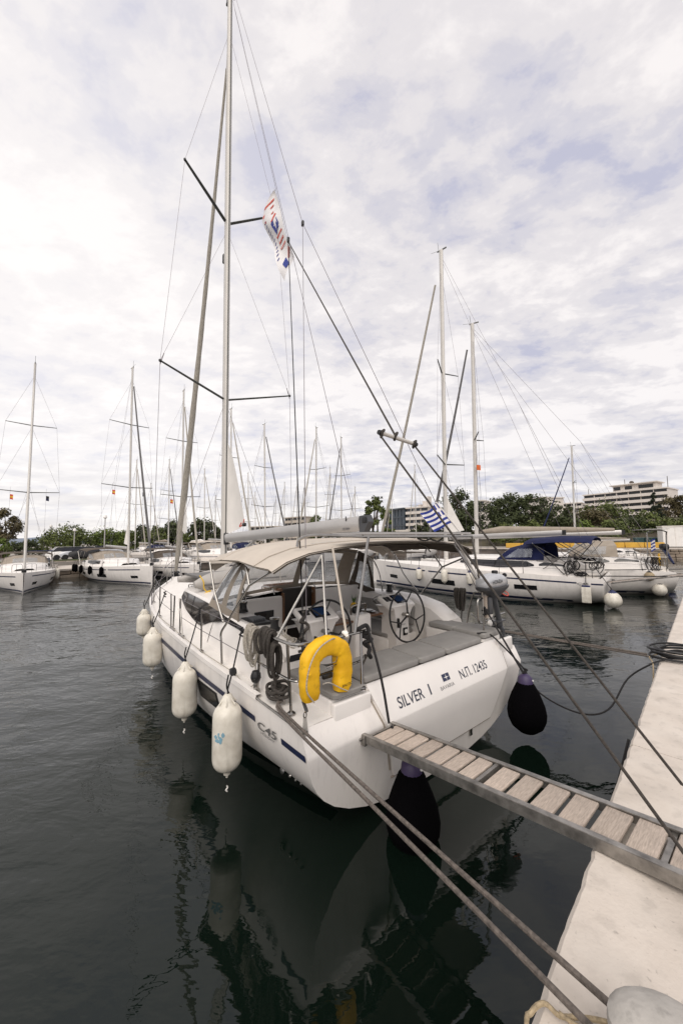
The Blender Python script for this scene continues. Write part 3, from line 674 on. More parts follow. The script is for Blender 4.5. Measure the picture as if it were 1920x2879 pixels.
MB().tube(cr([(-1.44, .22, 1.90), (-1.46, .26, 1.94), (-1.43, .30, 1.92), (-1.41, .26, 1.88), (-1.44, .23, 1.93), (-1.42, .28, 1.95)], 4), .018, 6).part('strap_lashing', K['sail'], B)
# gantry tube with solar panel over the aft end of the bimini
ga = MB().tube(cr([(-1.58, 1.0, 2.86), (-1.56, .98, 2.95), (-1.48, .8, 3.0), (-1.25, .45, 2.985), (-1.03, .30, 2.975)], 4) + [V((.1, .30, 2.97)), V((1.19, .30, 2.97))] , .019, 8).part('gantry', K['inox'], B)
MB().box((.05, .62, 3.015), (2.3, .60, .028)).part('solar_panel', K['alu'], ga)
MB().box((.05, .62, 3.031), (2.2, .54, .006)).part('solar_cells', K['screen'], ga)
MB().tube([(-1.03, .30, 2.97), (-1.35, .20, 1.93)], .0175, 8).part('gantry_post', K['inox'], ga); MB().tube([(1.19, .30, 2.97), (1.43, .30, 1.97)], .0175, 8).part('gantry_post', K['inox'], ga)
MB().tube(cr([(.02, .42, 2.94), (.15, .40, 2.91), (.3, .43, 2.93), (.45, .40, 2.90), (.6, .42, 2.95)], 4), .012, 5).part('cable', K['black'], ga)
# sprayhood: windscreen panes of clear vinyl framed in canvas
def hd(x): a = abs(x) / 1.8; return V((x, 3.42 + .10 * a, 2.01 - .17 * a ** 2))
def ht(x): a = abs(x) / 1.55; return V((x, 3.0 - .12 * a, 2.80 - .17 * a ** 2))
def hq(x0, x1, f0, f1, n=8):
    b = MB(); rows = []
    for i in range(n + 1):
        f = f0 + (f1 - f0) * i / n; rows.append([hd(x * 1.8) .lerp(ht(x * 1.55), f) + V((0, .03 * math.sin(f * math.pi) + .012 * math.sin(x * 23 + f * 5), 0)) for x in [x0 + (x1 - x0) * q / 8 for q in range(9)]])
    return b.loft(rows)
sh_ = hq(-1, .72, .0, .09, 2).part('sprayhood', K['taupe'], B)
for a, c in ((-.96, -.12), (-.04, .50)): hq(a, c, .09, .86).part('windscreen_pane', K['vinyl'], sh_)
for a, c in ((-1, -.94), (-.12, -.04), (.50, .72)): hq(a, c, .09, .86, 4).part('hood_panel', K['taupe'], sh_)
hq(-1, .72, .86, 1.0, 2).part('hood_panel', K['taupe'], sh_)
for sg in (-1, 1):
    fb, ft = hd(sg * 1.8), ht(sg * 1.55); ab, at_ = V((sg * 1.86, 2.12, 1.80)), V((sg * 1.93, 1.62, 2.58))
    if sg > 0: fb, ft, ab, at_ = hd(1.8 * .72), ht(1.55 * .72), V((1.52, 2.86, 1.72)), V((1.24, 2.82, 2.62))
    wg = lambda a, c: (fb.lerp(ab, a)).lerp(ft.lerp(at_, a), c) + V((sg * .05 * math.sin(c * math.pi), 0, .006 * math.sin(a * 15 + c * 3)))
    def quad(a0, a1, c0, c1, n=6):
        b = MB(); b.loft([[wg(a0 + (a1 - a0) * i / n, c0 + (c1 - c0) * j / n) for j in range(n + 1)] for i in range(n + 1)]); return b
    canv = K['taupe'] if sg < 0 else K['dtaupe']  # starboard wing shows its shadowed inside: shade painted in as darker canvas
    quad(0, 1, 0, .16).part('hood_panel', canv, sh_)
    if sg < 0:
        quad(.04, .42, .16, .95).part('side_pane', K['vinyl'], sh_); quad(.42, .60, .16, 1).part('hood_panel', canv, sh_); quad(.60, .90, .16, .92).part('side_pane', K['vinyl'], sh_); quad(.90, 1, .16, 1).part('hood_panel', canv, sh_); quad(0, .04, .16, 1).part('hood_panel', canv, sh_); quad(.04, .42, .95, 1, 3).part('hood_panel', canv, sh_); quad(.60, .90, .92, 1, 3).part('hood_panel', canv, sh_)
    else:
        quad(0, .22, .16, 1).part('hood_panel', canv, sh_); quad(.22, .86, .16, .74).part('side_pane', K['vinyl'], sh_); quad(.86, 1, .16, 1).part('hood_panel', canv, sh_); quad(.22, .86, .74, 1).part('hood_panel', canv, sh_)
    MB().tube([wg(1, c / 5) for c in range(6)], .012, 6).part('hood_seam', canv, sh_)
    MB().tube(cr([hd(sg * 1.5) + V((0, -.9, -.05)), V((sg * 1.52, 2.75, 2.3)), V((sg * 1.3, 2.95, 2.62)), V((0, 3.0, 2.76))], 5), .013, 6).part('hood_hoop', K['inox'], sh_)
# ------------------------------------------------------------------ rig of the yacht
MX = 7.55
b = MB(); b.loft([mast_sec((0, MX - .0 * i, z), .087 - .018 * (z > 17) * (z - 17) / 3.7, .125 - .03 * (z > 17) * (z - 17) / 3.7) for i, z in enumerate((1.9, 6, 12, 17, 20.7))], closed=True, cap=True)
mast = b.part('mast', K['mastw'], B)
MB().box((0, MX - .128, 11.5), (.028, .012, 18)).part('mast_track', K['dalu'], mast)
MB().box((0, MX - .02, 20.74), (.10, .50, .08)).part('masthead', K['dalu'], mast)
for p0, p1 in (((-.03, MX + .2, 20.75), (-.05, MX + .25, 21.3)), ((.04, MX - .05, 20.75), (.05, MX - .1, 21.05))): MB().tube([p0, p1], .008, 5).part('antenna', K['black'], mast)
MB().rbox((0, MX - .33, 20.35), (.07, .07, .2), .03).part('masthead_light', K['black'], mast)
for z, tip, tz in ((7.18, 1.92, 7.60), (12.85, 1.42, 13.55)):
    for sg in (-1, 1):
        a, c = V((sg * .08, MX - .02, z)), V((sg * tip, MX - .5, tz)); b = MB()
        b.tube([a, a.lerp(c, .5), c], [.055, .05, .038], 10, flat=.45); s_ = b.part('spreader', K['dalu'], mast)
        MB().lathe([(.03, -.03), (.04, 0), (.03, .03)], c, (0, 0, 1), 8).part('spreader_tip', K['black'], s_)
MB().rbox((-.02, MX + .17, 11.75), (.12, .12, .3), .04).part('deck_light', K['black'], mast)
for z in (2.35, 2.7): MB().lathe([(.06, 0), (.06, .05), (.04, .08), (.05, .12)], (.10, MX - .05, z), (1, 0, 0), 12).part('mast_winch', K['inox'], mast)
MB().rbox((.0, MX - .17, 3.0), (.13, .12, .34), .03).part('gooseneck', K['black'], mast)
def wire(a, c, r_=.0045, name='shroud', mt='wire', par=B, sag=0, n=5):
    a, c = V(a), V(c); pts = [a, c] if not sag else [a.lerp(c, i / 10) - V((0, 0, sag * 4 * (i / 10) * (1 - i / 10))) for i in range(11)]
    return MB().tube(pts, r_, n).part(name, K[mt], par)
for sg in (-1, 1):
    ch = V((sg * 1.98, 7.0, 1.42)); lt, ut = V((sg * 1.92, MX - .5, 7.6)), V((sg * 1.42, MX - .5, 13.55)); mh = V((sg * .07, MX, 19.2))
    wire(mh, ut); wire(ut, lt); wire(lt, ch, .006); wire((sg * .08, MX, 12.4), lt, .004, 'diagonal_shroud'); wire((sg * .08, MX, 6.9), ch, .005, 'lower_shroud')
    wire(lt + V((0, 0, -.1)), lt.lerp(V((sg * .08, MX, 12.4)), .05), .012, 'turnbuckle')
    wire(ch, ch.lerp(lt, .06), .013, 'turnbuckle')
spl = V((0, 3.27, 9.7))
wire((0, MX - .3, 20.6), spl, .0055, 'backstay'); wire(spl, (-1.70, .62, 1.36), .0055, 'backstay'); wire(spl, (1.43, .33, 1.98), .0055, 'backstay')
MB().rbox(spl, (.05, .07, .12), .02).part('backstay_block', K['black'], B)
wire((0, MX - .25, 20.3), (0, 1.75, 3.34), .0055, 'topping_lift')
wire((0.05, MX - .28, 20.0), (0, 3.9, 9.75), .0045, 'halyard')
# furled headsail on its stay, with the loose clew, and the furling drum
fd, fm = V((0, 12.62, 1.75)), V((0, 7.78, 18.4))
fpts = [fd.lerp(fm, i / 40) - V((0, 0, .0)) + V((.0, -.16 * math.sin(math.pi * i / 40), 0)) for i in range(41)]
frad = [.035 + .105 * min(1, (i + 1) / 5) * (1 - i / 41) ** 1.15 + .010 * math.sin(i * 1.9) * (1 - i / 42) for i in range(41)]
MB().tube(fpts, frad, 12).part('furled_headsail', K['uv'], B)
MB().tube([fm, (0, MX + .13, 19.3)], .02, 6).part('forestay', K['wire'], B)
MB().add([(0.03, 11.95, 3.35), (.05, 11.62, 4.55), (-.02, 11.22, 3.95), (-.05, 11.05, 3.35), (.0, 11.5, 3.2)], [(0, 1, 2), (0, 2, 3), (0, 3, 4)]).part('headsail_clew', K['sail'], B)
MB().rbox((0, 11.04, 3.32), (.05, .10, .16), .02).part('clew_knot', K['black'], B)
dr = MB().lathe([(.05, 0), (.15, .02), (.15, .05), (.08, .07), (.08, .13), (.14, .15), (.14, .18), (.05, .2)], (0, 12.62, 1.56), (0, -.3, 1), 14).part('furling_drum', K['black'], B)
MB().box((0, 12.85, 1.52), (.16, .45, .06)).part('bow_roller', K['inox'], B)
# mainsail clew showing at the mast
b = MB(); rows = []
for i in range(9):
    f = i / 8; z = 3.15 + f * 2.7; lee = (1.28 * (1 - f) ** .75); rows.append([V((.02 + .09 * math.sin(q * math.pi / 5) * (1 - f), MX - .13 - lee * q / 5, z + .22 * (q / 5) * (1 - f))) for q in range(6)])
b.loft(rows).part('mainsail', K['sail'], B)
MB().tube(cr([(.02, 6.2, 3.5), (.03, 6.3, 3.38), (.0, 6.45, 3.32), (.02, 6.38, 3.42)], 5), .015, 5).part('outhaul_rope', K['red'], B)
MB().rbox((0, 6.15, 3.36), (.07, .16, .1), .03).part('clew_block', K['black'], B)
# boom
b = MB(); sec = [(-.05, -.125), (.05, -.125), (.075, -.06), (.08, .07), (.05, .12), (-.05, .12), (-.08, .07), (-.075, -.06)]
b.loft([[V((x, y, z + q)) for x, q in sec] for y, z in ((7.3, 3.02), (4.5, 3.11), (1.55, 3.20))], closed=True, cap=True); boom = b.part('boom', K['alu'], B)
MB().prism([(-.06, 1.55, 3.32), (-.06, 1.38, 3.33), (-.06, 1.33, 3.22), (-.06, 1.45, 3.04), (-.06, 1.55, 3.06)], (.12, 0, 0)).part('boom_end', K['dgrey'], boom)
for x in (-.066, .066): MB().rbox((x, 1.42, 3.25), (.02, .10, .09), .008).part('sheave', K['black'], boom)
text_mb('SELDEN', (-.0815, 1.96, 3.10), (0, -1, .0), (0.05, 0, 1), .055, .002, 0, 1.0, .004).part('maker_lettering', K['letter'], boom)
MB().box((-.083, 1.86, 3.29), (.008, .02, .08)).part('boom_clip', K['black'], boom)
MB().tube([(0, MX - .1, 2.15), (0, 5.4, 3.0)], .035, 8).part('boom_vang', K['alu'], B)
wire((0, 4.4, 3.0), (-.35, 3.6, 2.12), .009, 'mainsheet', 'wrope'); wire((0, 4.4, 3.0), (.35, 3.6, 2.12), .009, 'mainsheet', 'wrope')
# ------------------------------------------------------------------ things on and around the yacht
tb = FB
def rope(name, pts, r_, mt, label, cat, n=4, group=None, fr=None, k=7, smooth=True):
    return MB().tube(cr(pts, n) if smooth else pts, r_, k).top(name, K[mt], label, cat, fr if fr is not None else FB, None, group)
# passerelle
PZ = lambda y: .965 - .075 * y
PX = lambda y: -1.235 - .055 * y
pas = thing('passerelle', 'weathered plank gangway in a steel frame between yacht transom and quay', 'gangway', FB, (-1.235, -.05, .95))
pa = (-1.235, -.05, .95)
def pbox(xo, y0, y1, dz, wx, hz): 
    b = MB(); vs = []
    for y in (y0, y1):
        for a, c in ((-1, -1), (1, -1), (1, 1), (-1, 1)): vs.append(V((PX(y) + xo + a * wx / 2, y, PZ(y) + dz + c * hz / 2)))
    return b.add(vs, [(3, 2, 1, 0), (4, 5, 6, 7), (0, 1, 5, 4), (1, 2, 6, 5), (2, 3, 7, 6), (3, 0, 4, 7)])
for sg in (-1, 1):
    pbox(sg * .205, -.06, -3.6, -.022, .026, .070).part('side_rail', K['frame'], pas, pa)
    pbox(sg * .192, .02, -3.6, .012, .045, .008).part('rail_lip', K['frame'], pas, pa)
    pbox(sg * .205, .24, -.045, -.04, .03, .10).part('hinge_arm', K['frame'], pas, pa)
    b = MB(); b.lathe([(.016, 0), (.016, .02), (.008, .026)], (PX(0) + sg * .225, .0, PZ(0) - .03), (sg, 0, 0), 10); b.part('bolt', K['inox'], pas, pa)
pbox(0, .245, .225, -.03, .42, .07).part('end_plate', K['frame'], pas, pa)
pbox(0, -.05, -.075, -.012, .40, .03).part('cross_bar', K['frame'], pas, pa); pbox(0, -1.17, -1.20, -.02, .40, .05).part('cross_bar', K['frame'], pas, pa); pbox(0, -2.27, -2.30, -.035, .40, .05).part('cross_bar', K['frame'], pas, pa)
rr = random.Random(3)
for y0, y1 in ((.20, .03), (-.095, -.215), (-.235, -.355), (-.385, -.515), (-.545, -.675), (-.71, -.85), (-.875, -1.0), (-1.025, -1.15), (-1.235, -1.375), (-1.41, -1.545), (-1.58, -1.725), (-1.755, -1.90), (-1.935, -2.085), (-2.115, -2.26), (-2.31, -2.46), (-2.495, -2.64), (-2.675, -2.82), (-2.855, -3.0), (-3.035, -3.18), (-3.215, -3.36)):
    ym = (y0 + y1) / 2; b = MB().rbox((PX(ym) + rr.uniform(-.003, .003), ym, PZ(ym) - .008 + rr.uniform(-.002, .002)), (.345, y0 - y1, .026), .008, M.Rotation(-.075, 3, 'X') @ M.Rotation(rr.uniform(-.012, .012), 3, 'Z'))
    b.part('plank', K['gteak'], pas, pa)
# passerelle bridle: spreader bar and its ropes
bl, br_ = V((-1.10, 0, 4.15)), V((-.49, 0, 4.11)); bc = bl.lerp(br_, .42) + V((0, 0, .02))
bar = thing('bridle_bar', 'pale tubular spreader bar hanging in the ropes above the gangway', 'spreader bar', FB, bc)
MB().tube([bl, br_], .024, 10).part('tube', K['mastw'], bar, bc)
for q in (bl, br_): MB().lathe([(.027, -.025), (.03, 0), (.027, .025)], q, (br_ - bl), 10).part('end_cap', K['black'], bar, bc)
for q in (bl.lerp(br_, .06), br_.lerp(bl, .03), bc):
    MB().tube(cr([q + V((.0, -.03, .035)), q + V((.03, .03, .0)), q + V((-.02, .0, -.05)), q + V((-.03, -.035, .01)), q + V((.03, .03, .03)), q + V((0, .02, -.04))], 4), .016, 6).part('knot', K['rope'], bar, bc)
rope('bridle_rope', [(0, 3.87, 9.7), bc], .012, 'rope', 'dark hoisting rope running from the rig down to the spreader bar', 'rope', 2)
e1, e2 = V((-1.13, -2.62, 1.32)), V((-.30, -2.75, 1.30))
rope('bridle_rope', [bl + V((0, 0, -.03)), V((-1.212, -2.40, 1.17))], .0105, 'rope', 'dark rope from the left end of the spreader bar to the gangway edge', 'rope', 2)
rope('bridle_rope', [br_ + V((0, 0, -.03)), V((-.497, -2.26, 1.22)), V((-.49, -2.75, .62 + .5))], .0105, 'rope', 'dark rope from the right end of the spreader bar past the gangway to the quay', 'rope', 1)
MB().rbox((0, 3.87, 9.74), (.06, .06, .13), .02).top('halyard_block', K['black'], 'black pulley block aloft where two dark ropes meet beside the white flag', 'pulley', FB)
rope('halyard_tail', [(0, 3.87, 9.68), (-1.63, .80, 1.95), (-1.66, .78, 1.72)], .009, 'brope', 'black halyard tail running down to the port steering wheel', 'rope', 2)
rl = random.Random(5)
for dz in (0,):
    pts = [V((-1.62 + rl.uniform(-.05, .05), .80 + rl.uniform(-.05, .05), 2.10 - .035 * i)) for i in range(14)]
    rope('knotted_rope', pts, .018, 'rope', 'dark grey rope knotted round the halyard tail by the port helm', 'rope', 5)
# lifebuoy hanging on the pushpit
lb = V((-1.77, .16, 1.4)); by = thing('horseshoe_lifebuoy', 'yellow horseshoe lifebuoy hanging on the stern rail', 'lifebuoy', FB, lb)
path = [V((-1.985, .13, 1.425)), V((-1.99, .135, 1.55)), V((-1.985, .14, 1.67))] + [V((-1.775 + .215 * math.cos(R(a)), .15, 1.70 + .185 * math.sin(R(a)))) for a in (155, 130, 105, 80, 55, 30)] + [V((-1.565, .15, 1.64)), V((-1.575, .15, 1.53)), V((-1.60, .145, 1.405))]
path = cr(path, 4); rows = []
for i, p in enumerate(path):
    tg = (path[min(i + 1, len(path) - 1)] - path[max(i - 1, 0)]).normalized(); sd = V((tg.z, 0, -tg.x)).normalized(); dp_ = V((0, 1, 0)); en = min(1, .80 + .1 * min(i, len(path) - 1 - i))
    wv_ = 1 + .03 * math.sin(i * 1.7)
    rows.append([p + (sd * math.copysign(abs(math.cos(a)) ** .55, math.cos(a)) * .096 + dp_ * math.copysign(abs(math.sin(a)) ** .6, math.sin(a)) * .072) * en * wv_ for a in [2 * math.pi * j / 20 for j in range(20)]])
MB().loft(rows, closed=True, cap=True).part('cover', K['yellow'], by, lb)
MB().tube(cr([(-2.0, .04, 1.43), (-2.075, .05, 1.55), (-2.06, .045, 1.72), (-1.99, .05, 1.85), (-1.9, .06, 1.92), (-1.78, .06, 1.965), (-1.70, .1, 1.95)], 5), .007, 6).part('grab_line', K['wrope'], by, lb)
MB().rbox((-2.045, .045, 1.69), (.03, .02, .03), .008).part('tab', K['yellow'], by, lb); MB().rbox((-1.78, .13, 1.965), (.05, .05, .03), .01).part('tab', K['yellow'], by, lb)
text_mb('BALTIC', (-1.645, .064, 1.468), (1, 0, .06), (0, 0, 1), .034, .002, .2, 1.15, .008).part('lettering', K['black'], by, lb)
MB().tube(cr([(-1.86, .10, 1.545), (-1.80, .08, 1.55), (-1.73, .07, 1.51), (-1.66, .06, 1.465), (-1.57, .058, 1.415)], 4), .006, 6).part('strap_line', K['wrope'], by, lb)
MB().tube([(-1.73, .22, 1.66), (-1.69, .10, 1.72), (-1.665, .10, 1.80), (-1.65, .10, 1.70), (-1.72, .22, 1.63)], .005, 5).part('wire_hook', K['inox'], by, lb)
MB().rbox((-1.73, .20, 1.565), (.12, .04, .05), .012).top('rail_clamp', K['black'], 'black plastic clamp on the stern rail inside the yellow lifebuoy', 'clamp', FB)
MB().tube([(-2.02, .20, 1.40), (-2.03, .12, 1.33)], .016, 6).top('strap', K['black'], 'short black strap under the yellow lifebuoy', 'strap', FB)
sn_ = thing('snatch_plate', 'grey metal plate with four holes hanging below the yellow lifebuoy', 'shackle plate', FB, (-2.07, .10, 1.12))
MB().prism([(-2.085, .085, 1.30), (-2.055, .085, 1.30), (-2.035, .085, 1.13), (-2.05, .085, 1.11), (-2.09, .085, 1.11), (-2.105, .085, 1.13)], (0, .012, 0)).part('plate', K['galv'], sn_, (-2.07, .10, 1.12))
for x in (-2.085, -2.055):
    for z in (1.135, 1.17): MB().tube([V((x + .010 * math.cos(R(a)), .083, z + .010 * math.sin(R(a)))) for a in range(0, 360, 45)], .003, 5, closed=True).part('ring', K['dalu'], sn_, (-2.07, .10, 1.12))
MB().tube([V((-2.07 + .016 * math.cos(R(a)), .09, 1.325 + .026 * math.sin(R(a)))) for a in range(0, 360, 40)], .006, 6, closed=True).part('shackle', K['inox'], sn_, (-2.07, .10, 1.12))
# fenders on the port side
def fender(c, dia, z0, z1, label, top, blue=False):
    x, y = c; r_ = dia / 2; L_ = z1 - z0; rt_ = FB
    t_ = thing('fender', label, 'fender', FB, (x, y, z0), 'white fenders along the port side'); a_ = (x, y, z0)
    b0, b1 = z0 + .09, z1 - .12
    pf = [(.018, z0), (.036, z0 + .015), (.040, z0 + .05)] + [(r_ * math.sin(R(a)) ** .75, z0 + .06 + r_ * .85 * (1 - math.cos(R(a)))) for a in (20, 32, 45, 60, 75, 90)] + [(r_ * 1.0, (b0 + b1) / 2), (r_ * .99, b1 - r_ * .8)] + [(r_ * math.cos(R(a)) ** .8, b1 - r_ * .8 + r_ * .95 * math.sin(R(a))) for a in (20, 38, 52, 64)] + [(.066, z1 - .07), (.05, z1 - .02), (.025, z1)]
    MB().lathe(pf, (x, y, 0), n=28).part('fender_body', K['fender'], t_, a_)
    for k_ in range(6):
        a = k_ * math.pi / 3; d_ = V((math.cos(a), math.sin(a), 0)); MB().tube([V((x, y, z1 - .005)) + d_ * .03, V((x, y, z1 - .06)) + d_ * .062, V((x, y, z1 - .10)) + d_ * .10], .009, 5).part('rib', K['fender'], t_, a_)
    MB().lathe([(.012, 0), (.014, .02)], (x, y, z0 - .02), n=8).part('eye', K['fender'], t_, a_)
    tl = V((x, y, z0 - .02)); MB().tube([tl, tl + V((0, .005, -.09))], .004, 5).part('tail_cord', K['brope'], t_, a_)
    MB().tube(cr([tl + V((0, .005, -.09)), tl + V((.01, 0, -.11)), tl + V((-.01, 0, -.13)), tl + V((.006, 0, -.15))], 3), .008, 5).part('tail_knot', K['sail'], t_, a_)
    tp = V((x, y, z1)); to = V(top); mid_ = tp.lerp(to, .35)
    pts = [tp, tp + V((0, 0, .05)), mid_, to]
    MB().tube(pts, .0095, 6).part('lanyard', K['brope'], t_, a_)
    MB().tube(cr([to + V((.02, .0, .02)), to + V((-.02, .02, 0)), to + V((.02, -.02, -.03)), to + V((-.02, .02, -.06)), to + V((.02, 0, -.09))], 4), .010, 6).part('hitch', K['brope'], t_, a_)
    MB().tube(cr([tp + V((.02, 0, -.01)), tp + V((0, .02, .05)), tp + V((-.015, -.01, .12)), tp + V((.012, .012, .20))], 4), .009, 5).part('splice', K['brope'], t_, a_)
    return t_
fender((-2.36, 1.22), .320, .37, 1.24, 'white fender with a blue smear, nearest the stern below the coiled ropes', (-2.10, 1.45, 1.86))
fender((-2.37, 2.80), .335, .37, 1.20, 'clean white fender, second from the stern, above the dark hull window', (-2.13, 2.92, 1.90))
fender((-2.36, 4.95), .335, .52, 1.31, 'white fender third from the stern, scuffed low down, beside the gate stanchions', (-2.14, 5.05, 1.93))
fender((-2.21, 6.62), .300, .74, 1.40, 'white fender nearest the bow, foremost on the port side', (-2.02, 6.6, 1.98))
b = MB(); rs = random.Random(9)
for k_ in range(9):
    a, z = rs.uniform(3.5, 4.1), rs.uniform(.80, .93); c = V((-2.36 + math.cos(a) * .1605, 1.22 + math.sin(a) * .1605, z)); t1 = V((-math.sin(a), math.cos(a), 0)); s_ = rs.uniform(.012, .03)
    b.prism([c + t1 * math.cos(q) * s_ * rs.uniform(.5, 1.2) + V((0, 0, 1)) * math.sin(q) * s_ * rs.uniform(.5, 1.3) for q in [i * math.pi / 4 for i in range(8)]], V((math.cos(a), math.sin(a), 0)) * .0015)
sm = mat('blue paint smear', (.22, .40, .50), .5); fo = [o for o in bpy.data.objects if o.get('label', '').startswith('white fender with a blue')][0]
b.part('paint_smear', sm, fo, (-2.36, 1.22, .37))
# black ball fenders at the stern
def ball(c, r_, L_, label, top):
    x, y, z0 = c; t_ = thing('ball_fender', label, 'fender', FB, c)
    pf = [(.01, z0), (r_ * .45, z0 + .015), (r_ * .8, z0 + r_ * .35), (r_ * .97, z0 + r_ * .75), (r_, z0 + r_ * 1.05), (r_ * .93, z0 + r_ * 1.5), (r_ * .75, z0 + r_ * 2.0), (r_ * .5, z0 + L_ - .16), (r_ * .36, z0 + L_ - .11)]
    MB().lathe(pf, (x, y, 0), n=26).part('cover', K['fleece'], t_, c)
    MB().lathe([(r_ * .40, z0 + L_ - .13), (r_ * .36, z0 + L_ - .05), (r_ * .22, z0 + L_ - .01), (.02, z0 + L_)], (x, y, 0), n=16).part('neck', K['purple'], t_, c)
    MB().lathe([(.012, 0), (.012, .012)], (x + r_ * .1, y - r_ * .36, z0 + L_ - .08), (.1, -1, .2), 8).part('eyelet', K['white'], t_, c)
    tp = V((x, y, z0 + L_)); to = V(top)
    for d in (-.012, .012): MB().tube([tp + V((d, 0, -.03)), to + V((d * .4, 0, 0))], .010, 6).part('lanyard', K['brope'], t_, c)
    MB().tube(cr([tp + V((.03, 0, .0)), tp + V((-.03, .02, .02)), tp + V((.03, -.02, .05)), tp + V((-.02, 0, .08))], 4), .014, 6).part('knot', K['brope'], t_, c)
ball((1.53, -.26, .12), .262, .82, 'big black ball fender hanging off the right-hand corner of the transom', (1.42, .27, 1.84))
ball((-1.06, -.30, -.12), .27, .86, 'large black covered ball fender under the gangway, partly in the water', (-1.13, -.10, 1.0))
rope('fender_rope', [(-1.16, .20, 1.96), (-1.16, .0, 1.45), (-1.14, -.08, 1.02)], .014, 'brope', 'black rope tied on the stern rail and running down to the gangway', 'rope', 3)
rope('fender_rope', [(1.40, .28, 1.72), (1.47, .26, 1.80), (1.42, .24, 1.74), (1.46, .30, 1.84), (1.41, .30, 1.78)], .02, 'brope', 'black rope hitch on the right-hand stern rail', 'rope', 5)
rope('rope_knot', [(-1.30, .22, 1.95), (-1.15, .24, 1.97), (-1.13, .22, 1.9), (-1.18, .28, 1.86), (-1.12, .18, 1.82), (-1.18, .24, 1.78), (-1.12, .22, 1.72), (-1.17, .18, 1.68), (-1.12, .2, 1.62)], .024, 'brope', 'thick black knotted rope on the inner corner of the stern rail', 'rope', 6)
# rope coils on the port rail
def coil(name, c, n, drop, spread, r_, mt, label, seed, dirv=(0, 1, 0), tail=None):
    q = random.Random(seed); b = MB(); c = V(c); dv = V(dirv)
    for i in range(n):
        s_ = (i - n / 2) / n * spread; d = drop * q.uniform(.8, 1.05); ww = q.uniform(.035, .06)
        ox = V((q.uniform(-.03, .03), 0, 0)); a0 = c + dv * s_ + V((0, 0, q.uniform(-.01, .02)))
        f_ = .25 + q.uniform(-.1, .1)
        b.tube(cr([a0 + V((-ww * .6, 0, 0)), a0 + ox + V((-ww, 0, -d * .4)), a0 * 1 + ox - dv * s_ * f_ + V((-ww * .7, 0, -d * .85)), a0 + ox - dv * s_ * f_ + V((0, 0, -d)), a0 + ox - dv * s_ * f_ + V((ww * .7, 0, -d * .85)), a0 + ox + V((ww, 0, -d * .4)), a0 + V((ww * .6, 0, 0))], 4, closed=True), r_, 6, closed=True)
    t_ = b.top(name, K[mt], label, 'rope', FB)
    return t_
coil('coiled_rope', (-2.08, 1.20, 1.925), 13, .40, .24, .0085, 'wrope', 'pale sheet rope coiled over the top lifeline beside the dark coil', 2)
coil('coiled_rope', (-2.07, .86, 1.945), 10, .27, .26, .019, 'rope', 'thick dark mooring rope coiled over the stern rail by the pale coil', 4)
coil('coiled_rope', (-2.05, .74, 1.82), 8, .34, .16, .015, 'rope', 'dark rope loops hanging inside the stern rail below the thick coil', 6)
rope('rope_tail', [(-2.05, .72, 1.52), (-2.05, .70, 1.42), (-2.03, .72, 1.27)], .015, 'rope', 'dark rope tail dropping from the coil to the deck heap', 'rope', 4)
rope('rope_tail', [(-2.07, 1.13, 1.55), (-2.08, 1.10, 1.40), (-2.07, 1.08, 1.23)], .008, 'wrope', 'pale rope tail hanging below the pale coil', 'rope', 4)
q = random.Random(12); pts = []
for i in range(34):
    a = i * 1.05; rr_ = .085 + .05 * math.sin(i * .7) ; pts.append(V((-1.98 + rr_ * math.cos(a) * .8, .76 + rr_ * 1.25 * math.sin(a), 1.235 + .05 * abs(math.sin(i * .9)) + .0035 * i)))
rope('rope_heap', pts, .018, 'rope', 'dark mooring rope heaped round the deck cleat at the port quarter', 'rope', 5)
MB().tube(cr([(-1.98, .64, 1.22), (-1.98, .66, 1.28), (-1.98, .76, 1.295), (-1.98, .86, 1.28), (-1.98, .88, 1.22)], 4), .016, 8).part('mooring_cleat', K['inox'], B)
q = random.Random(14); b = MB()
for i in range(10):
    z = 1.76 - q.random() * .16; pts = [V((-1.52 + q.uniform(-.08, .1), 1.42 - .07 * j + q.uniform(-.06, .06), z - .05 * j + q.uniform(-.06, .06))) for j in range(6)]
    b.tube(cr(pts, 3), .0085, 5)
b.top('sheet_tangle', K['wrope'], 'tangle of pale flecked sheet ropes hanging beside the port winch', 'rope', FB)
cw = random.Random(21); coil('coiled_rope', (2.0, 1.10, 1.97), 8, .36, .22, .016, 'rope', 'dark rope coil hanging on the right-hand lifeline', 22)
rope('rope_tail', [(2.0, 1.06, 1.62), (1.99, 1.07, 1.40), (2.0, 1.05, 1.25)], .012, 'rope', 'dark rope tails under the coil on the right-hand lifeline', 'rope', 3)
bb = thing('snatch_block', 'black ball-shaped pulley block standing on the port side deck', 'pulley', FB, (-2.08, 1.1, 1.23))
MB().lathe([(.0, .235), (.04, .225), (.058, .18), (.06, .15), (.045, .11), (.02, .09)], (-2.08, 1.1, 1.23), n=16).part('ball', K['black'], bb, (-2.08, 1.1, 1.23))
for a in range(8): MB().lathe([(.009, 0), (.009, .004)], V((-2.08 + .057 * math.cos(a * .8), 1.1 + .057 * math.sin(a * .8), 1.23 + (.15 if a % 2 else .185))), (math.cos(a * .8), math.sin(a * .8), 0), 6).part('hole_ring', K['inox'], bb, (-2.08, 1.1, 1.23))
MB().lathe([(.05, 0), (.05, .015), (.025, .03), (.03, .06), (.022, .10)], (-2.08, 1.1, 1.225), n=12).part('swivel', K['inox'], bb, (-2.08, 1.1, 1.23))
MB().lathe([(.0, -.04), (.05, -.03), (.055, 0), (.05, .03), (0, .04)], (-2.12, 1.66, 1.30), (1, 0, 0), 12).top('deck_block', K['black'], 'small black pulley on the toe rail below the stern-most fender line', 'pulley', FB)
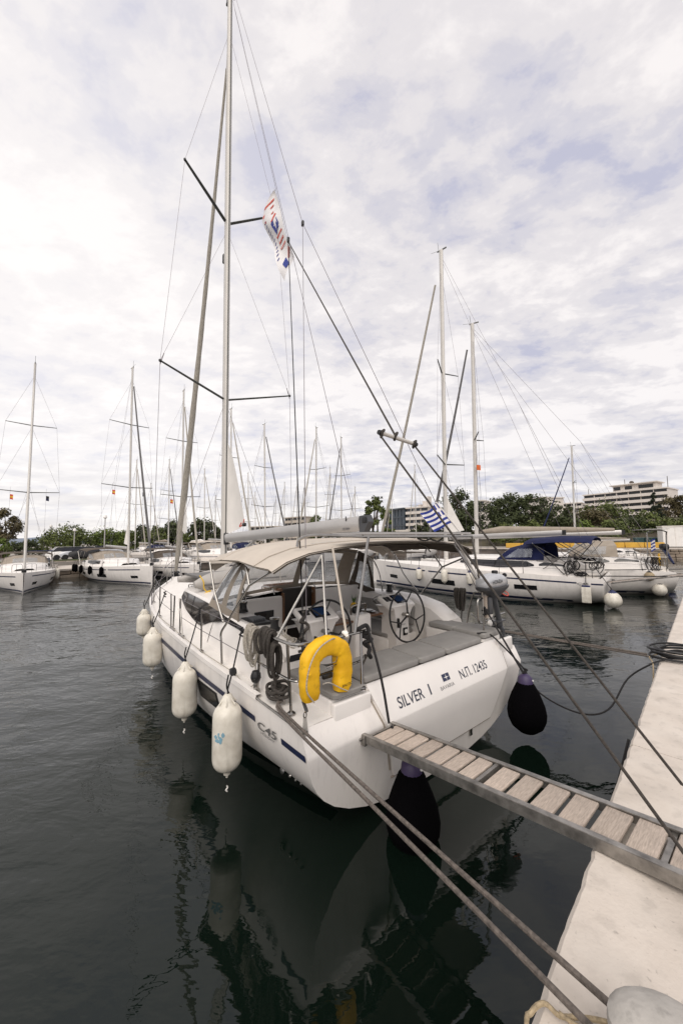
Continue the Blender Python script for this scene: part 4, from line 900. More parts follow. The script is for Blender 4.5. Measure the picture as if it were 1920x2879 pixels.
rope('furling_line', [(-2.10, 1.62, 1.285), (-2.10, 1.40, 1.235), (-2.09, 1.22, 1.245), (-2.09, 1.13, 1.30)], .006, 'wrope', 'thin white furling line along the port toe rail to the ball block', 'rope', 4)
rope('furling_line', [(-2.12, 1.70, 1.30), (-2.14, 2.8, 1.30), (-2.14, 4.4, 1.345), (-2.12, 5.7, 1.38)], .006, 'wrope', 'thin white line led along the port toe rail past the stanchion feet', 'rope', 4)
# mooring lines to the quay bollard
f0 = P1(-2.09, .47, 1.235); bol = V((1.05, 1.50, 1.05))
rope('mooring_line', [P1(-1.98, .70, 1.27), f0, f0.lerp(V((.99, 1.54, 1.16)), .5) - V((0, 0, .012)), V((.99, 1.54, 1.16)), V((1.06, 1.46, 1.15))] + [V((1.065 + .108 * math.cos(R(a)), 1.325 + .108 * math.sin(R(a)), 1.15 - .0003 * (60 - a))) for a in range(60, -330, -30)], .0135, 'rope2', 'upper of two taut brown mooring lines from the port quarter to the bollard', 'mooring line', 4, 'mooring lines to the quay bollard', M(), 8)
rope('mooring_line', [P1(-1.99, .66, 1.25), f0 + V((-.02, -.02, -.01)), f0.lerp(V((.885, 1.475, 1.15)), .5) - V((0, 0, .02)), V((.885, 1.475, 1.15)), V((.94, 1.40, 1.13))] + [V((1.065 + .112 * math.cos(R(a)), 1.325 + .112 * math.sin(R(a)), 1.115)) for a in range(170, 480, 30)], .0135, 'rope2', 'lower of two taut brown mooring lines from the port quarter to the bollard', 'mooring line', 4, 'mooring lines to the quay bollard', M(), 8)
# outboard motor on the starboard rail
oc = V((1.66, .26, 1.3)); ob = thing('outboard_motor', 'small silver outboard motor clamped on the right-hand stern rail', 'outboard motor', FB, oc)
rows = []
for x, h0, h1, ww in ((1.30, 2.17, 2.24, .05), (1.33, 2.14, 2.30, .11), (1.45, 2.12, 2.345, .14), (1.62, 2.115, 2.365, .15), (1.78, 2.125, 2.355, .145), (1.90, 2.14, 2.31, .13), (1.96, 2.15, 2.25, .09)):
    rows.append([V((x, .25 + ww * math.copysign(abs(math.cos(a)) ** .7, math.cos(a)), (h0 + h1) / 2 + (h1 - h0) / 2 * math.copysign(abs(math.sin(a)) ** .7, math.sin(a)))) for a in [2 * math.pi * j / 20 for j in range(20)]])
MB().loft(rows, closed=True, cap=True).part('cowl', K['silver'], ob, oc)
rows = []
for z, x0, x1, ww in ((2.16, 1.27, 2.03, .152), (2.12, 1.29, 2.0, .15), (2.05, 1.45, 1.87, .11), (1.98, 1.58, 1.75, .07), (1.93, 1.60, 1.74, .06)):
    rows.append([V(((x0 + x1) / 2 + (x1 - x0) / 2 * math.copysign(abs(math.cos(a)) ** .6, math.cos(a)), .25 + ww * math.copysign(abs(math.sin(a)) ** .6, math.sin(a)), z)) for a in [2 * math.pi * j / 20 for j in range(20)]])
MB().loft(rows, closed=True, cap=True).part('lower_cowl', K['dgrey'], ob, oc)
text_fit('HONDA', (1.375, .085, 2.215), (1, 0, .02), (0, .12, 1), .31, .062, bold=.02).part('lettering', K['black'], ob, oc)
MB().rbox((1.99, .25, 2.155), (.16, .10, .045), .015).part('tiller', K['dgrey'], ob, oc)
MB().lathe([(.045, 0), (.05, .02), (.045, .045), (.02, .05)], (1.74, .25, 2.355), n=14).part('fuel_cap', K['black'], ob, oc)
MB().cyl((1.9, .22, 2.29), (2.0, .22, 2.31), .012).part('starter_cord', K['black'], ob, oc); MB().lathe([(.035, -.015), (.035, .015)], (2.0, .22, 2.31), (1, 0, 0), 10).part('starter_handle', K['black'], ob, oc)
MB().tube([(1.67, .25, 1.95), (1.74, .25, 1.80), (1.80, .25, 1.62), (1.84, .25, 1.50)], [.055, .045, .042, .045], 12).part('drive_leg', K['dgrey'], ob, oc)
MB().box((1.80, .25, 1.585), (.26, .12, .018)).part('cavitation_plate', K['dgrey'], ob, oc)
MB().tube([(1.80, .17, 1.45), (1.86, .25, 1.46), (1.90, .35, 1.45)], [.02, .05, .045], 12).part('gearcase', K['dgrey'], ob, oc)
MB().prism([(1.83, .22, 1.44), (1.93, .22, 1.44), (1.92, .22, 1.33), (1.88, .22, 1.32)], (0, .015, 0)).part('skeg', K['dgrey'], ob, oc)
for a in (0, 120, 240):
    rt3 = M.Rotation(R(a), 3, 'Y'); MB().box(V((1.87, .39, 1.45)) + rt3 @ V((0, 0, .055)), (.05, .012, .09), rt3 @ M.Rotation(.5, 3, 'Z')).part('propeller_blade', K['dgrey'], ob, oc)
MB().rbox((1.55, .27, 1.86), (.10, .10, .28), .02).part('clamp_bracket', K['dgrey'], ob, oc)
MB().tube(cr([(1.9, .2, 2.07), (1.95, .15, 2.02), (1.88, .13, 1.99), (1.80, .2, 2.04)], 4), .008, 5).part('kill_cord', K['red'], ob, oc)
MB().box((1.51, .29, 1.84), (.10, .05, .34)).part('mounting_board', K['gteak'], ps_)
MB().box((1.62, .31, 1.72), (.16, .04, .32)).part('mounting_board', K['gel2'], ps_)
MB().lathe([(.045, 0), (.045, .03), (.02, .04)], (1.49, .24, 1.60), (0, -1, 0), 14).part('stern_light', K['white'], ps_)
for x, z0, z1, yy in ((1.22, 2.02, 2.9, .35), (1.05, 2.2, 3.0, .32), (1.12, 2.4, 3.05, .3)): pass
rope('fishing_rod', [(1.53, .28, 1.95), (1.25, .5, 2.72), (1.05, .7, 3.05)], .016, 'mastw', 'thin pale pole leaning against the bimini beside the silver outboard', 'pole', 2)
rope('boat_hook', [(1.62, .30, 2.05), (1.45, .7, 2.72)], .014, 'inox', 'steel pole behind the silver outboard', 'pole', 2)
# greek ensign on its staff
fa, fb_ = V((.80, .78, 3.50)), V((1.30, .62, 3.0))
fl = thing('greek_flag', 'blue and white striped Greek flag on its staff above the stern', 'flag', FB, V((1.36, .62, 2.95)))
fo_ = (1.36, .62, 2.95)
MB().tube([(.83, .69, 3.52), (1.36, .55, 2.95)], .012, 8).part('flagstaff', K['sail'], fl, fo_)
h0, h1 = V((.86, .68, 3.50)), V((1.115, .62, 3.19)); y1, y0 = V((.49, .70, 3.33)), V((.60, .62, 3.035))
def fpt(s, t_):
    a = h0.lerp(h1, t_); c = y1.lerp(y0, t_); p = a.lerp(c, s); return p + V((.012 * math.sin(s * 5 + t_ * 2), .045 * math.sin(s * 8.5 + t_ * 2.2) * s, .016 * math.sin(s * 6.5) - .02 * math.sin(s * math.pi) * t_))
b = MB(); nx, ny = 30, 27
vs = [fpt(i / nx, j / ny) for i in range(nx + 1) for j in range(ny + 1)]; 
def fcol(s, t_):
    st_ = int(t_ * 9)
    if s < .37 and t_ < 5 / 9:
        return 1 if abs(s - .185) < .04 or abs(t_ - 2.5 / 9) < .5 / 9 else 0
    return 0 if st_ % 2 == 0 else 1
for i in range(nx):
    for j in range(ny):
        b.add([vs[i * (ny + 1) + j], vs[(i + 1) * (ny + 1) + j], vs[(i + 1) * (ny + 1) + j + 1], vs[i * (ny + 1) + j + 1]], [(0, 1, 2, 3)], fcol((i + .5) / nx, (j + .5) / ny))
b.part('cloth', [K['blue'], K['flagw']], fl, fo_)
# white charter flag in the rigging
cf = [(4.57, 11.6), (4.29, 10.89), (4.11, 10.41), (3.94, 9.77), (3.62, 9.17)]; cl = [(4.60, 11.55), (5.02, 11.0), (4.86, 10.45), (4.45, 9.75), (3.95, 8.75)]
def cfp(s, t_):
    k_ = s * 4; i = min(3, int(k_)); f = k_ - i; a = V((0, cf[i][0] + (cf[i + 1][0] - cf[i][0]) * f, cf[i][1] + (cf[i + 1][1] - cf[i][1]) * f)); c = V((0, cl[i][0] + (cl[i + 1][0] - cl[i][0]) * f, cl[i][1] + (cl[i + 1][1] - cl[i][1]) * f))
    p = a.lerp(c, t_); return p + V((.07 * math.sin(s * 9 + t_ * 3) * (.3 + t_), 0, .03 * math.sin(s * 14) * t_))
ft_ = MB().loft([[cfp(i / 24, j / 8) for j in range(9)] for i in range(25)]); fo2 = V((0, 3.94, 9.0)); cfl = thing('charter_flag', 'white flag with red letters and a blue sail emblem flying in the rigging', 'flag', FB, fo2)
ft_.part('cloth', K['flagw'], cfl, fo2)
def onflag(polys, mt, nm):
    b = MB()
    for pl in polys:
        for off in (-.012, .012): 
            vs = [cfp(s, t_) + V((off, 0, 0)) for s, t_ in pl]; b.add(vs, [tuple(range(len(vs)))])
    b.part(nm, K[mt], cfl, fo2)
strip = lambda s0, t0, s1, t1, w_: [(s0 - w_, t0), (s0 + w_, t0), (s1 + w_, t1), (s1 - w_, t1)]
onflag([strip(.10, .45, .17, .95, .012), strip(.17, .40, .24, .92, .012), strip(.25, .35, .31, .85, .012), [(.29, .30), (.38, .55), (.39, .45), (.31, .22)]], 'red', 'red_stripes')
onflag([[(.36, .25), (.50, .18), (.53, .38)], [(.37, .42), (.55, .42), (.57, .52), (.41, .58)], [(.43, .30), (.53, .22), (.55, .42)]], 'blue', 'sail_emblem')
onflag([strip(.60, .15, .72, .15, .03), strip(.60, .60, .72, .60, .03), strip(.66, .15, .66, .6, .01), [(.58, .12), (.60, .12), (.60, .62), (.58, .62)], [(.72, .12), (.735, .12), (.735, .62), (.72, .62)], [(.80, .1), (.9, .35), (.91, .25), (.83, .02)]], 'red', 'red_letters')
onflag([strip(.30 + .05 * i, .78, .32 + .05 * i, .90, .006) for i in range(11)] + [[(.86, .45), (.97, .35), (.97, .60), (.9, .7)]], 'blue', 'blue_letters')
# inflatable dinghy lashed on the foredeck
dc = V((-.2, 5.4, 1.95)); dg = thing('inflatable_dinghy', 'grey inflatable dinghy lashed on the coachroof behind the windscreen', 'dinghy', FB, dc)
pth = cr([(-1.62, 4.93, 2.05), (-1.25, 4.95, 2.07), (-.4, 4.98, 2.10), (.6, 5.0, 2.10), (1.15, 5.25, 2.12), (1.3, 5.6, 2.14), (1.1, 6.0, 2.12), (.5, 6.2, 2.10), (-.5, 6.2, 2.08), (-1.6, 6.2, 2.05)], 6)
n_ = len(pth); rad = [.205 * min(1, .30 + .35 * (i / 3 if i < n_ / 2 else (n_ - 1 - i) / 3)) for i in range(n_)]
MB().tube(pth, rad, 16).part('tube', K['rubber'], dg, dc)
MB().tube([p + V((0, -.19, -.02)) if i < 18 else p for i, p in enumerate(pth[3:18])], .022, 6).part('rub_strake', K['drubber'], dg, dc)
MB().box((-.3, 5.55, 2.18), (2.4, 1.0, .04)).part('floor', K['drubber'], dg, dc)
MB().tube(cr([(-1.55, 4.80, 2.24), (-1.50, 4.72, 2.12), (-1.48, 4.74, 1.98), (-1.42, 4.72, 1.90), (-1.46, 4.68, 1.88), (-1.38, 4.7, 1.86)], 4), .014, 6).part('lashing', K['yrope'], dg, dc)
MB().tube(cr([(-1.46, 4.68, 1.90), (-1.38, 4.66, 1.93), (-1.40, 4.72, 1.86), (-1.48, 4.7, 1.88), (-1.40, 4.66, 1.91)], 4), .016, 6).part('lashing_knot', K['yrope'], dg, dc)
# pineapple on the cockpit table, dark bag, plates
pc = (.27, 2.10, 1.665); pn = thing('pineapple', 'whole pineapple standing on the cockpit table', 'pineapple', FB, pc)
MB().lathe([(.03, 0), (.055, .03), (.062, .08), (.05, .14), (.025, .16)], pc, n=12).part('fruit', K['gold'], pn, pc)
for k_ in range(14):
    a = k_ * 2.4; l_ = .10 + .05 * (k_ % 3) / 2; d_ = V((math.cos(a), math.sin(a), 0)); o_ = V(pc) + V((0, 0, .15)); b = MB()
    b.add([o_ + d_.cross(V((0, 0, 1))) * .014, o_ - d_.cross(V((0, 0, 1))) * .014, o_ + d_ * .035 * (1 + k_ % 3) + V((0, 0, l_)), ], [(0, 1, 2)]); b.part('leaf', K['fgreen'], pn, pc)
for i, (x, y) in enumerate(((.46, 1.88), (.50, 2.0))):
    MB().lathe([(.05, 0), (.10, .012), (.105, .018), (.05, .008)], (x, y, 1.664), n=18).top('plate', K['inox'], ('shiny plate on the cockpit table nearer the stern', 'shiny plate on the cockpit table nearer the pineapple')[i], 'plate', FB, group='plates on the cockpit table')
# ------------------------------------------------------------------ water, quay, shores
MB().add([(-3000, -60, 0), (3000, -60, 0), (3000, 5000, 0), (-3000, 5000, 0)], [(0, 1, 2, 3)]).top('water', K['water'], kind='structure', at=(0, 0, 0))
QZ = 1.05
qe, qd = V((1.88, 2.735, 0)), V((1, 1, 0)).normalized(); qn = V((1, -1, 0)).normalized()
def Q(s, t_, z=QZ): p = qe + qd * s + qn * t_; return V((p.x, p.y, z))
quay = thing('quay', None, None, M(), Q(0, 0)); quay['kind'] = 'structure'
rq = random.Random(31); qa = Q(0, 0)
cuts = [-12, -5.2, 1.02, 4.9, 9, 13.2, 18]
for s0, s1 in zip(cuts, cuts[1:]):
    for t0, t1 in ((.0, 4.0), (4.006, 9.0)):
        g = .004; b = MB(); bev = .018 if t0 == 0 else .003; n = max(2, int((s1 - s0) / .06)) if t0 == 0 else 2; rows = []
        for i in range(n + 1):
            s = s0 + g + (s1 - s0 - 2 * g) * i / n; w_ = rq.uniform(-.0025, .0025) + (.006 if rq.random() < .06 else 0) if t0 == 0 else 0; c_ = bev + rq.uniform(0, .004) + (.008 if rq.random() < .06 else 0) if t0 == 0 else bev
            rows.append([Q(s, t0 + w_, QZ - .22), Q(s, t0 + w_, QZ - c_), Q(s, t0 + w_ + c_, QZ), Q(s, t1, QZ), Q(s, t1, QZ - .22)])
        b.loft(rows, cap=True); b.part('concrete_slab', K['quay'], quay, qa)
MB().prism([Q(-12, .03, -2.2), Q(18, .03, -2.2), Q(18, 9, -2.2), Q(-12, 9, -2.2)], (0, 0, 3.03)).part('quay_wall', K['quayw'], quay, qa)
# bollard and odds on the quay
bc_ = V((1.065, 1.325, QZ)); bo = thing('quay_bollard', 'rounded galvanised mooring bollard on the quay edge', 'bollard', M(), bc_)
MB().lathe([(.17, 0), (.17, .02), (.12, .035), (.095, .06), (.09, .18), (.10, .22)], bc_, n=24).part('post', K['galv'], bo, bc_)
b = MB(); rows = []
for z, sx_, sy_ in ((.17, .10, .10), (.18, .155, .13), (.20, .175, .145), (.235, .172, .14), (.262, .145, .115), (.28, .10, .075), (.287, .05, .035)):
    rows.append([bc_ + M.Rotation(R(-20), 3, 'Z') @ V((math.cos(a) * sx_ , math.sin(a) * sy_, z)) for a in [2 * math.pi * j / 24 for j in range(24)]])
b.loft(rows, closed=True, cap=True).part('cap', K['galv'], bo, bc_)
rope('tan_rope', [V((.62, 1.46, .4)), V((.69, 1.555, 1.0)), V((.72, 1.57, 1.075)), V((.79, 1.60, 1.075)), V((.83, 1.565, 1.07)), V((.90, 1.56, 1.07)), V((.98, 1.54, 1.08)), V((1.04, 1.50, 1.10))], .009, 'trope', 'thin tan rope lying over the quay edge beside the bollard', 'rope', 4, None, M())
rope('tan_rope', [V((.83, 1.57, 1.075)), V((.88, 1.535, 1.07)), V((.95, 1.50, 1.07)), V((1.03, 1.46, 1.09))], .008, 'trope', 'second thin tan rope strand on the quay leading to the bollard', 'rope', 4, None, M())
rope('dark_line', [V((.87, 1.49, 1.065)), V((.95, 1.455, 1.065)), V((1.02, 1.42, 1.08))], .009, 'rope', 'short dark rope end on the quay beside the bollard', 'rope', 4, None, M())
q = random.Random(44); pts = []
for i in range(60):
    a = i * .62; rr_ = .36 + .07 * math.sin(i * .37) + q.uniform(-.02, .02); pts.append(V((5.18 + rr_ * math.cos(a) * 1.0, 5.70 + rr_ * math.sin(a) * .72, QZ + .02 + .0022 * i + q.uniform(0, .02))))
rope('hose_coil', pts, .017, 'black', 'coil of black hose lying on the quay by the mooring lines', 'hose', 4, None, M())
rope('shore_cable', [P1(1.15, .25, 1.49), P1(1.33, .18, 1.47), P1(1.47, .08, 1.33), P1(1.60, -.2, 1.0), V((2.92, 5.58, .62)), V((3.25, 5.22, .50)), V((3.72, 5.30, .50)), V((4.25, 5.60, .80)), V((4.52, 5.50, 1.04)), V((4.75, 5.55, 1.08)), V((5.0, 5.6, 1.10))], .012, 'brope', 'black shore cable sagging from the transom corner to the hose coil', 'cable', 6, None, M())
rope('far_mooring_line', [P1(2.05, 2.6, 1.3), V((4.72, 5.78, 1.10))], .017, 'rope2', 'taut brown mooring line reaching the quay beside the hose coil', 'mooring line', 1, 'mooring lines at the hose coil', M())
rope('far_mooring_line', [P1(2.05, 2.5, 1.3), V((4.66, 5.68, 1.10))], .013, 'rope2', 'lower taut brown mooring line reaching the quay beside the hose coil', 'mooring line', 1, 'mooring lines at the hose coil', M())
rope('edge_rope', [V((2.72, 3.62, 1.0)), V((2.46, 3.50, .55)), V((2.5, 3.42, .35))], .011, 'brope', 'dark rope hanging over the quay edge above the gangway', 'rope', 1, None, M(), 6)
rope('edge_rope', [V((4.9, 5.80, 1.09)), V((4.70, 5.72, 1.08)), V((4.55, 5.48, 1.05)), V((4.36, 5.28, .75))], .009, 'trope', 'thin tan cord over the quay edge below the hose coil', 'rope', 4, None, M(), 5)
# small wire shackle left on the slab
rope('wire_scrap', [V((1.98, 1.88, 1.062)), V((2.02, 1.86, 1.07)), V((2.03, 1.83, 1.075)), V((2.06, 1.82, 1.06)), V((2.08, 1.80, 1.06))], .010, 'black', 'twist of dark wire on the slab below the gangway', 'wire', 4, None, M(), 6)

# ------------------------------------------------------------------ other sailing yachts
cache = {}
def inst(name, key, fn, mt, parent, kind=None):
    """one mesh per kind of piece, shared by every boat that uses it"""
    if key not in cache: cache[key] = fn().mesh(name, mt)
    o = bpy.data.objects.new(name, cache[key]); col.objects.link(o); o.parent = parent
    if kind: o['kind'] = kind
    return o
def roof_mb():
    b = MB(); rows = []
    for y, bx, bz, tx_, tz in CRS:
        if y < 2.5: continue
        zc = tz + .13 * min(1, abs(tx_) / 1.5); half = [V((bx, y, bz - .03)), V((tx_ - .01, y, tz - .05)), V((tx_ * .9, y, tz + .03)), V((tx_ * .4, y, zc))]
        rows.append(half + [V((-p.x, p.y, p.z)) for p in half[::-1]])
    b.loft(rows); b.add(rows[0], [tuple(range(8))]); return b
def roofwin(sg):
    b = MB(); rows = []
    for y, lo, hi in ((6.2, .60, .80), (5.5, .40, .95), (4.2, .30, .95), (3.2, .45, .95), (2.0, .70, .95), (1.4, .80, .95)):
        bx, bz, tx_, tz = [crs(y, k) for k in (1, 2, 3, 4)]; rows.append([V((-sg * (bx + (tx_ - bx) * q) + sg * .015, y, bz + (tz - bz) * q)) for q in (lo, hi)])
    return b.loft(rows)
def coam(sg):
    b = MB(); rows = []
    for y, bx, bz, tx_, tz in CRS[:5]: rows.append([V((sg * -bx, y, bz - .05)), V((sg * -(tx_ - .01), y, tz - .04)), V((sg * 1.6, y, tz)), V((sg * 1.45, y, tz - .06)), V((sg * 1.42, y, 1.0))])
    return b.loft(rows)
def mast_mb(h, my, r_=.085):
    b = MB(); return b.loft([mast_sec((0, my - .35 * (z - 1.5) / 19, z), r_, r_ * 1.45, 10) for z in (1.5, h * .5, h)], closed=True, cap=True)
def spread(sg, tip, z, my): return MB().tube([(sg * .06, my - .15, z), (sg * tip, my - .55, z + .18)], [.045, .03], 6)
def pushp(sg):
    b = MB(); b.tube(cr([(sg * 2.0, 1.3, 1.22), (sg * 2.03, 1.3, 1.85), (sg * 2.03, .5, 1.88), (sg * 1.9, .28, 1.88), (sg * 1.1, .25, 1.88), (sg * 1.1, .25, 1.4)], 3), .016, 6)
    b.tube([(sg * 2.0, 1.3, 1.55), (sg * 2.0, .35, 1.55), (sg * 1.1, .28, 1.55)], .012, 5); b.tube([(sg * 2.0, .4, 1.2), (sg * 2.02, .4, 1.88)], .014, 5); return b
def yacht(name, label, fr, my=7.55, mh=20.7, hood='taupe', bimini='beige', jib='uv', far=False, boomcover=None, group=None, stripe=True, sprd=((7.3, 1.9), (12.9, 1.45)), arch=False, mastmat='mastw', mainclew=False, hullw=True):
    T = thing(name, label, 'sailing yacht', fr, group=group)
    h = inst('hull', 'hull', hull_mb, K['hullgel'], T)
    for sg in (-1, 1):
        if stripe: inst('stripe', ('st', sg), lambda: band(.95, 11.5, lambda y: .93 + .02 * y, lambda y: .99 + .022 * y, sg, n=14), K['navy'], h)
        inst('boot_stripe', ('bs', sg), lambda: band(.4, 12.6, .07, .19, sg, n=14), K['navy'], h)
        if hullw:
            for i, q in enumerate((((3.41, .76), (2.46, .76), (2.46, .55), (3.41, .55)), ((7.74, .74), (6.32, .72), (6.32, .45), (7.74, .47)), ((11.2, .70), (10.5, .69), (10.5, .47), (11.2, .49)))):
                inst('hull_window', ('hw', sg, i), lambda: hullpoly(q, sg), K['tint'], h)
        inst('coaming', ('co', sg), lambda: coam(sg), K['gel'], T)
        inst('pushpit', ('pu', sg), lambda: pushp(sg), K['inox'], T)
    inst('foredeck', 'dk', lambda: deck_mb(3.1, 12.8), K['nonskid'], T); inst('stern_bench', 'sb', lambda: mbx([((0, .5, 1.25), (3.3, .5, .24)), ((0, 1.8, .95), (2.9, 2.2, .06)), ((-1.75, 1.7, 1.17), (.72, 3.0, .04)), ((1.75, 1.7, 1.17), (.72, 3.0, .04))]), K['gel2'], T)
    r_ = inst('coachroof', 'rf', roof_mb, K['gel'], T)
    for sg in (-1, 1): inst('cabin_window', ('cw', sg), lambda: roofwin(sg), K['tint'], r_)
    m_ = inst('mast', ('m', my, mh, mastmat), lambda: mast_mb(mh, my), K[mastmat], T)
    for z, tp in sprd:
        for sg in (-1, 1): inst('spreader', ('s', my, z, tp, sg), lambda: spread(sg, tp, z, my), K['dalu'], m_)
    inst('masthead_gear', ('mg', my, mh), lambda: MB().box((0, my - .4, mh), (.06, .6, .06)).tube([(0, my - .2, mh), (0, my - .15, mh + .6)], .012, 4).tube([(0, my - .35, mh), (0, my + .3, mh + .12)], .010, 4), K['dalu'], m_)
    mt_ = V((0, my - .3, mh - .3)); tips = [(z + .18, t_) for z, t_ in sprd]
    rw = .009 if far else .0065
    for sg in (-1, 1):
        def sh():
            pts = [V((sg * .06, my - .3, mh * .93))] + [V((sg * t_, my - .55, z)) for z, t_ in tips[::-1]] + [V((sg * 1.95, my - .5, 1.4))]
            return MB().tube(pts, rw, 4)
        inst('shroud', ('sh', my, mh, sg, sprd, rw), sh, K['wire'], T)
        def dg_():
            b = MB(); b.tube([(sg * .06, my - .2, tips[0][0] - .5), (sg * 1.9, my - .45, 1.4)], rw, 4)
            if len(tips) > 1: b.tube([(sg * .06, my - .25, tips[1][0] - .5), (sg * tips[0][1], my - .55, tips[0][0])], rw, 4)
            return b
        inst('diagonal_shroud', ('dg', my, mh, sg, sprd, rw), dg_, K['wire'], T)
    def bst():
        b = MB(); k_ = V((0, 3.3, 2 + (mh - 2) * .42)); b.tube([mt_, k_], rw, 4); b.tube([k_, (-1.6, .3, 1.5)], rw, 4); b.tube([k_, (1.6, .3, 1.5)], rw, 4); b.tube([mt_ + V((0, 0, -.2)), (0, 1.7, 3.1)], rw, 4); return b
    inst('backstay', ('bst', my, mh, rw), bst, K['wire'], T)
    jm = V((0, my + .1, mh * .90)); jd = V((0, 12.55, 1.85))
    inst('furled_headsail', ('jib', my, mh, jib), lambda: MB().tube([jd.lerp(jm, i / 14) - V((0, .1 * math.sin(math.pi * i / 14), 0)) for i in range(15)], [.05 + .06 * min(1, i / 2) * (1 - i / 16) for i in range(15)], 8), K[jib], T)
    inst('furling_drum', 'drum', lambda: MB().lathe([(.06, 0), (.15, .02), (.15, .2), (.05, .24)], (0, 12.6, 1.56), n=10), K['black'], T)
    bo_ = inst('boom', ('boom', my), lambda: MB().loft([[V((x, y, z + q)) for x, q in sec] for y, z in ((my - .25, 2.95), (1.7, 3.12))], closed=True, cap=True), K['alu'], T)
    inst('boom_end', 'bend', lambda: MB().box((0, 1.62, 3.12), (.13, .15, .24)), K['black'], bo_)
    if boomcover: inst('sail_cover', ('sc', my, boomcover), lambda: MB().tube([(0, my - .3, 3.30), (0, my - 1.5, 3.40), (0, 4, 3.30), (0, 2.0, 3.26)], [.10, .22, .17, .10], 10, flat=1.0), K[boomcover], bo_)
    if mainclew: inst('mainsail', ('mc', my), lambda: MB().add([(.02, my - .15, 5.4), (.02, my - .15, 3.2), (.0, my - 1.15, 3.35), (.05, my - .6, 4.4)], [(0, 1, 2, 3)]), K['sail'], T)
    if hood:
        def hoodm():
            b = MB(); rows = []
            for i in range(7):
                a = i / 6 * math.pi; x = -1.55 * math.cos(a); zt_ = 1.86 + .82 * math.sin(a) ** .55; rows.append([V((x * 1.08, 4.3, 1.86 + .10 * math.sin(a))), V((x * 1.05, 3.85, 1.86 + (zt_ - 1.86) * .72)), V((x * 1.08, 2.95, zt_)), V((x * 1.15, 2.2, zt_ + .01))])
            return b.loft(rows)
        hd_ = inst('sprayhood', ('hood', hood), hoodm, K[hood], T)
        inst('windscreen_pane', 'hp', lambda: MB().add([(-.9, 4.28, 2.0), (-.06, 4.28, 2.04), (-.06, 3.9, 2.44), (-.85, 3.9, 2.36)], [(0, 1, 2, 3)]).add([(.06, 4.28, 2.04), (.9, 4.28, 2.0), (.85, 3.9, 2.36), (.06, 3.9, 2.44)], [(0, 1, 2, 3)]), K['vinyl'], hd_)
        for sg in (-1, 1): inst('side_pane', ('hsp', sg), lambda: MB().add([(sg * 1.70, 3.9, 1.95), (sg * 1.74, 2.7, 2.0), (sg * 1.74, 2.65, 2.40), (sg * 1.68, 3.3, 2.38)], [(0, 1, 2, 3)]), K['vinyl'], hd_)
    if bimini:
        def bimm():
            b = MB(); b.loft([[V((x, y, z + dz)) for x, z in BH] for y, dz in ((3.0, -.1), (2.85, -.02), (1.6, .06), (.5, .04), (.35, -.05))]); b.loft([[V((x * .985, y, z + dz - .025)) for x, z in BH] for y, dz in ((2.85, -.02), (1.6, .06), (.5, .04))]); return b
        bm_ = inst('bimini', ('bim', bimini), bimm, K[bimini], T)
        for sg in (-1, 1):
            inst('bimini_frame', ('bf', sg), lambda: MB().tube([(sg * 2.05, 1.4, 1.3), (sg * 2.03, .3, 2.66)], .02, 5).tube([(sg * 2.05, 1.4, 1.3), (sg * 2.03, 2.6, 2.66)], .02, 5).tube([(sg * 2.04, .75, 2.1), (sg * 2.03, 1.6, 2.68)], .018, 5), K['inox'], bm_)
    if not far:
        for sg in (-1, 1):
            for i, y in enumerate((3.0, 5.2, 7.2, 9.2)): inst('stanchion', ('stn', sg, y), lambda: MB().tube([(sg * (itp(y, BD) - .09), y, SH(y)), (sg * (itp(y, BD) - .09), y, SH(y) + .62)], .015, 5), K['inox'], T)
            for hh in (.60, .3): inst('lifeline', ('ll', sg, hh), lambda: MB().tube([(sg * (itp(y, BD) - .09), y, SH(y) + hh) for y in (1.3, 3, 5.2, 7.2, 9.2, 10.8)], .006, 4), K['wire'], T)
        for sg in (-1, 1):
            inst('pulpit', ('pp', sg), lambda: MB().tube(cr([(sg * .72, 10.8, 1.5), (sg * .72, 10.8, 2.05), (sg * .45, 11.6, 2.15), (sg * .12, 12.5, 2.15), (sg * .12, 12.5, 1.55)], 3), .016, 6).tube([(sg * .45, 11.6, 1.5), (sg * .45, 11.6, 2.15)], .012, 5), K['inox'], T)
            inst('helm_pedestal', ('hpd', sg), lambda: mbx([((sg * .86, 1.65, 1.35), (.34, .34, .8)), ((sg * .86, 1.62, 1.8), (.5, .34, .12))]), K['gel'], T)
            inst('steering_wheel', ('whl', sg), lambda: MB().tube([(sg * .86 + .44 * math.cos(i * math.pi / 12), 1.35, 1.64 + .44 * math.sin(i * math.pi / 12)) for i in range(24)], .016, 5, closed=True).tube([(sg * .86, 1.35, 1.2), (sg * .86, 1.35, 2.08)], .01, 4).tube([(sg * .86 - .44, 1.35, 1.64), (sg * .86 + .44, 1.35, 1.64)], .01, 4), K['black'], T)
    if arch:
        a_ = inst('gantry', 'arch', lambda: MB().tube(cr([(-1.7, .3, 1.3), (-1.72, .25, 2.9), (-1.6, .22, 3.1), (0, .2, 3.2), (1.6, .22, 3.1), (1.72, .25, 2.9), (1.7, .3, 1.3)], 4), .03, 8), K['inox'], T)
        inst('solar_panel', 'archp', lambda: MB().box((0, .5, 3.24), (3.0, .9, .03)), K['alu'], a_)
    return T
FB2 = frame(11.93, 16.41, .869); FB3 = frame(16.75, 19.0, 1.08); FB4 = frame(30.5, 36.3, .97, .8)
FL1 = frame(-25.1, 28.9, -2.431, .78); FL2 = frame(-21.1, 31.8, -2.273, .84); FL3 = frame(-17.1, 34.5, -2.435, .8)
b2 = yacht('sailing_yacht', 'white sailing yacht with navy canvas hood, first across the water on the right', FB2, 7.65, 20.7, 'navycanvas', 'navycanvas', 'uv', arch=False, mainclew=True)
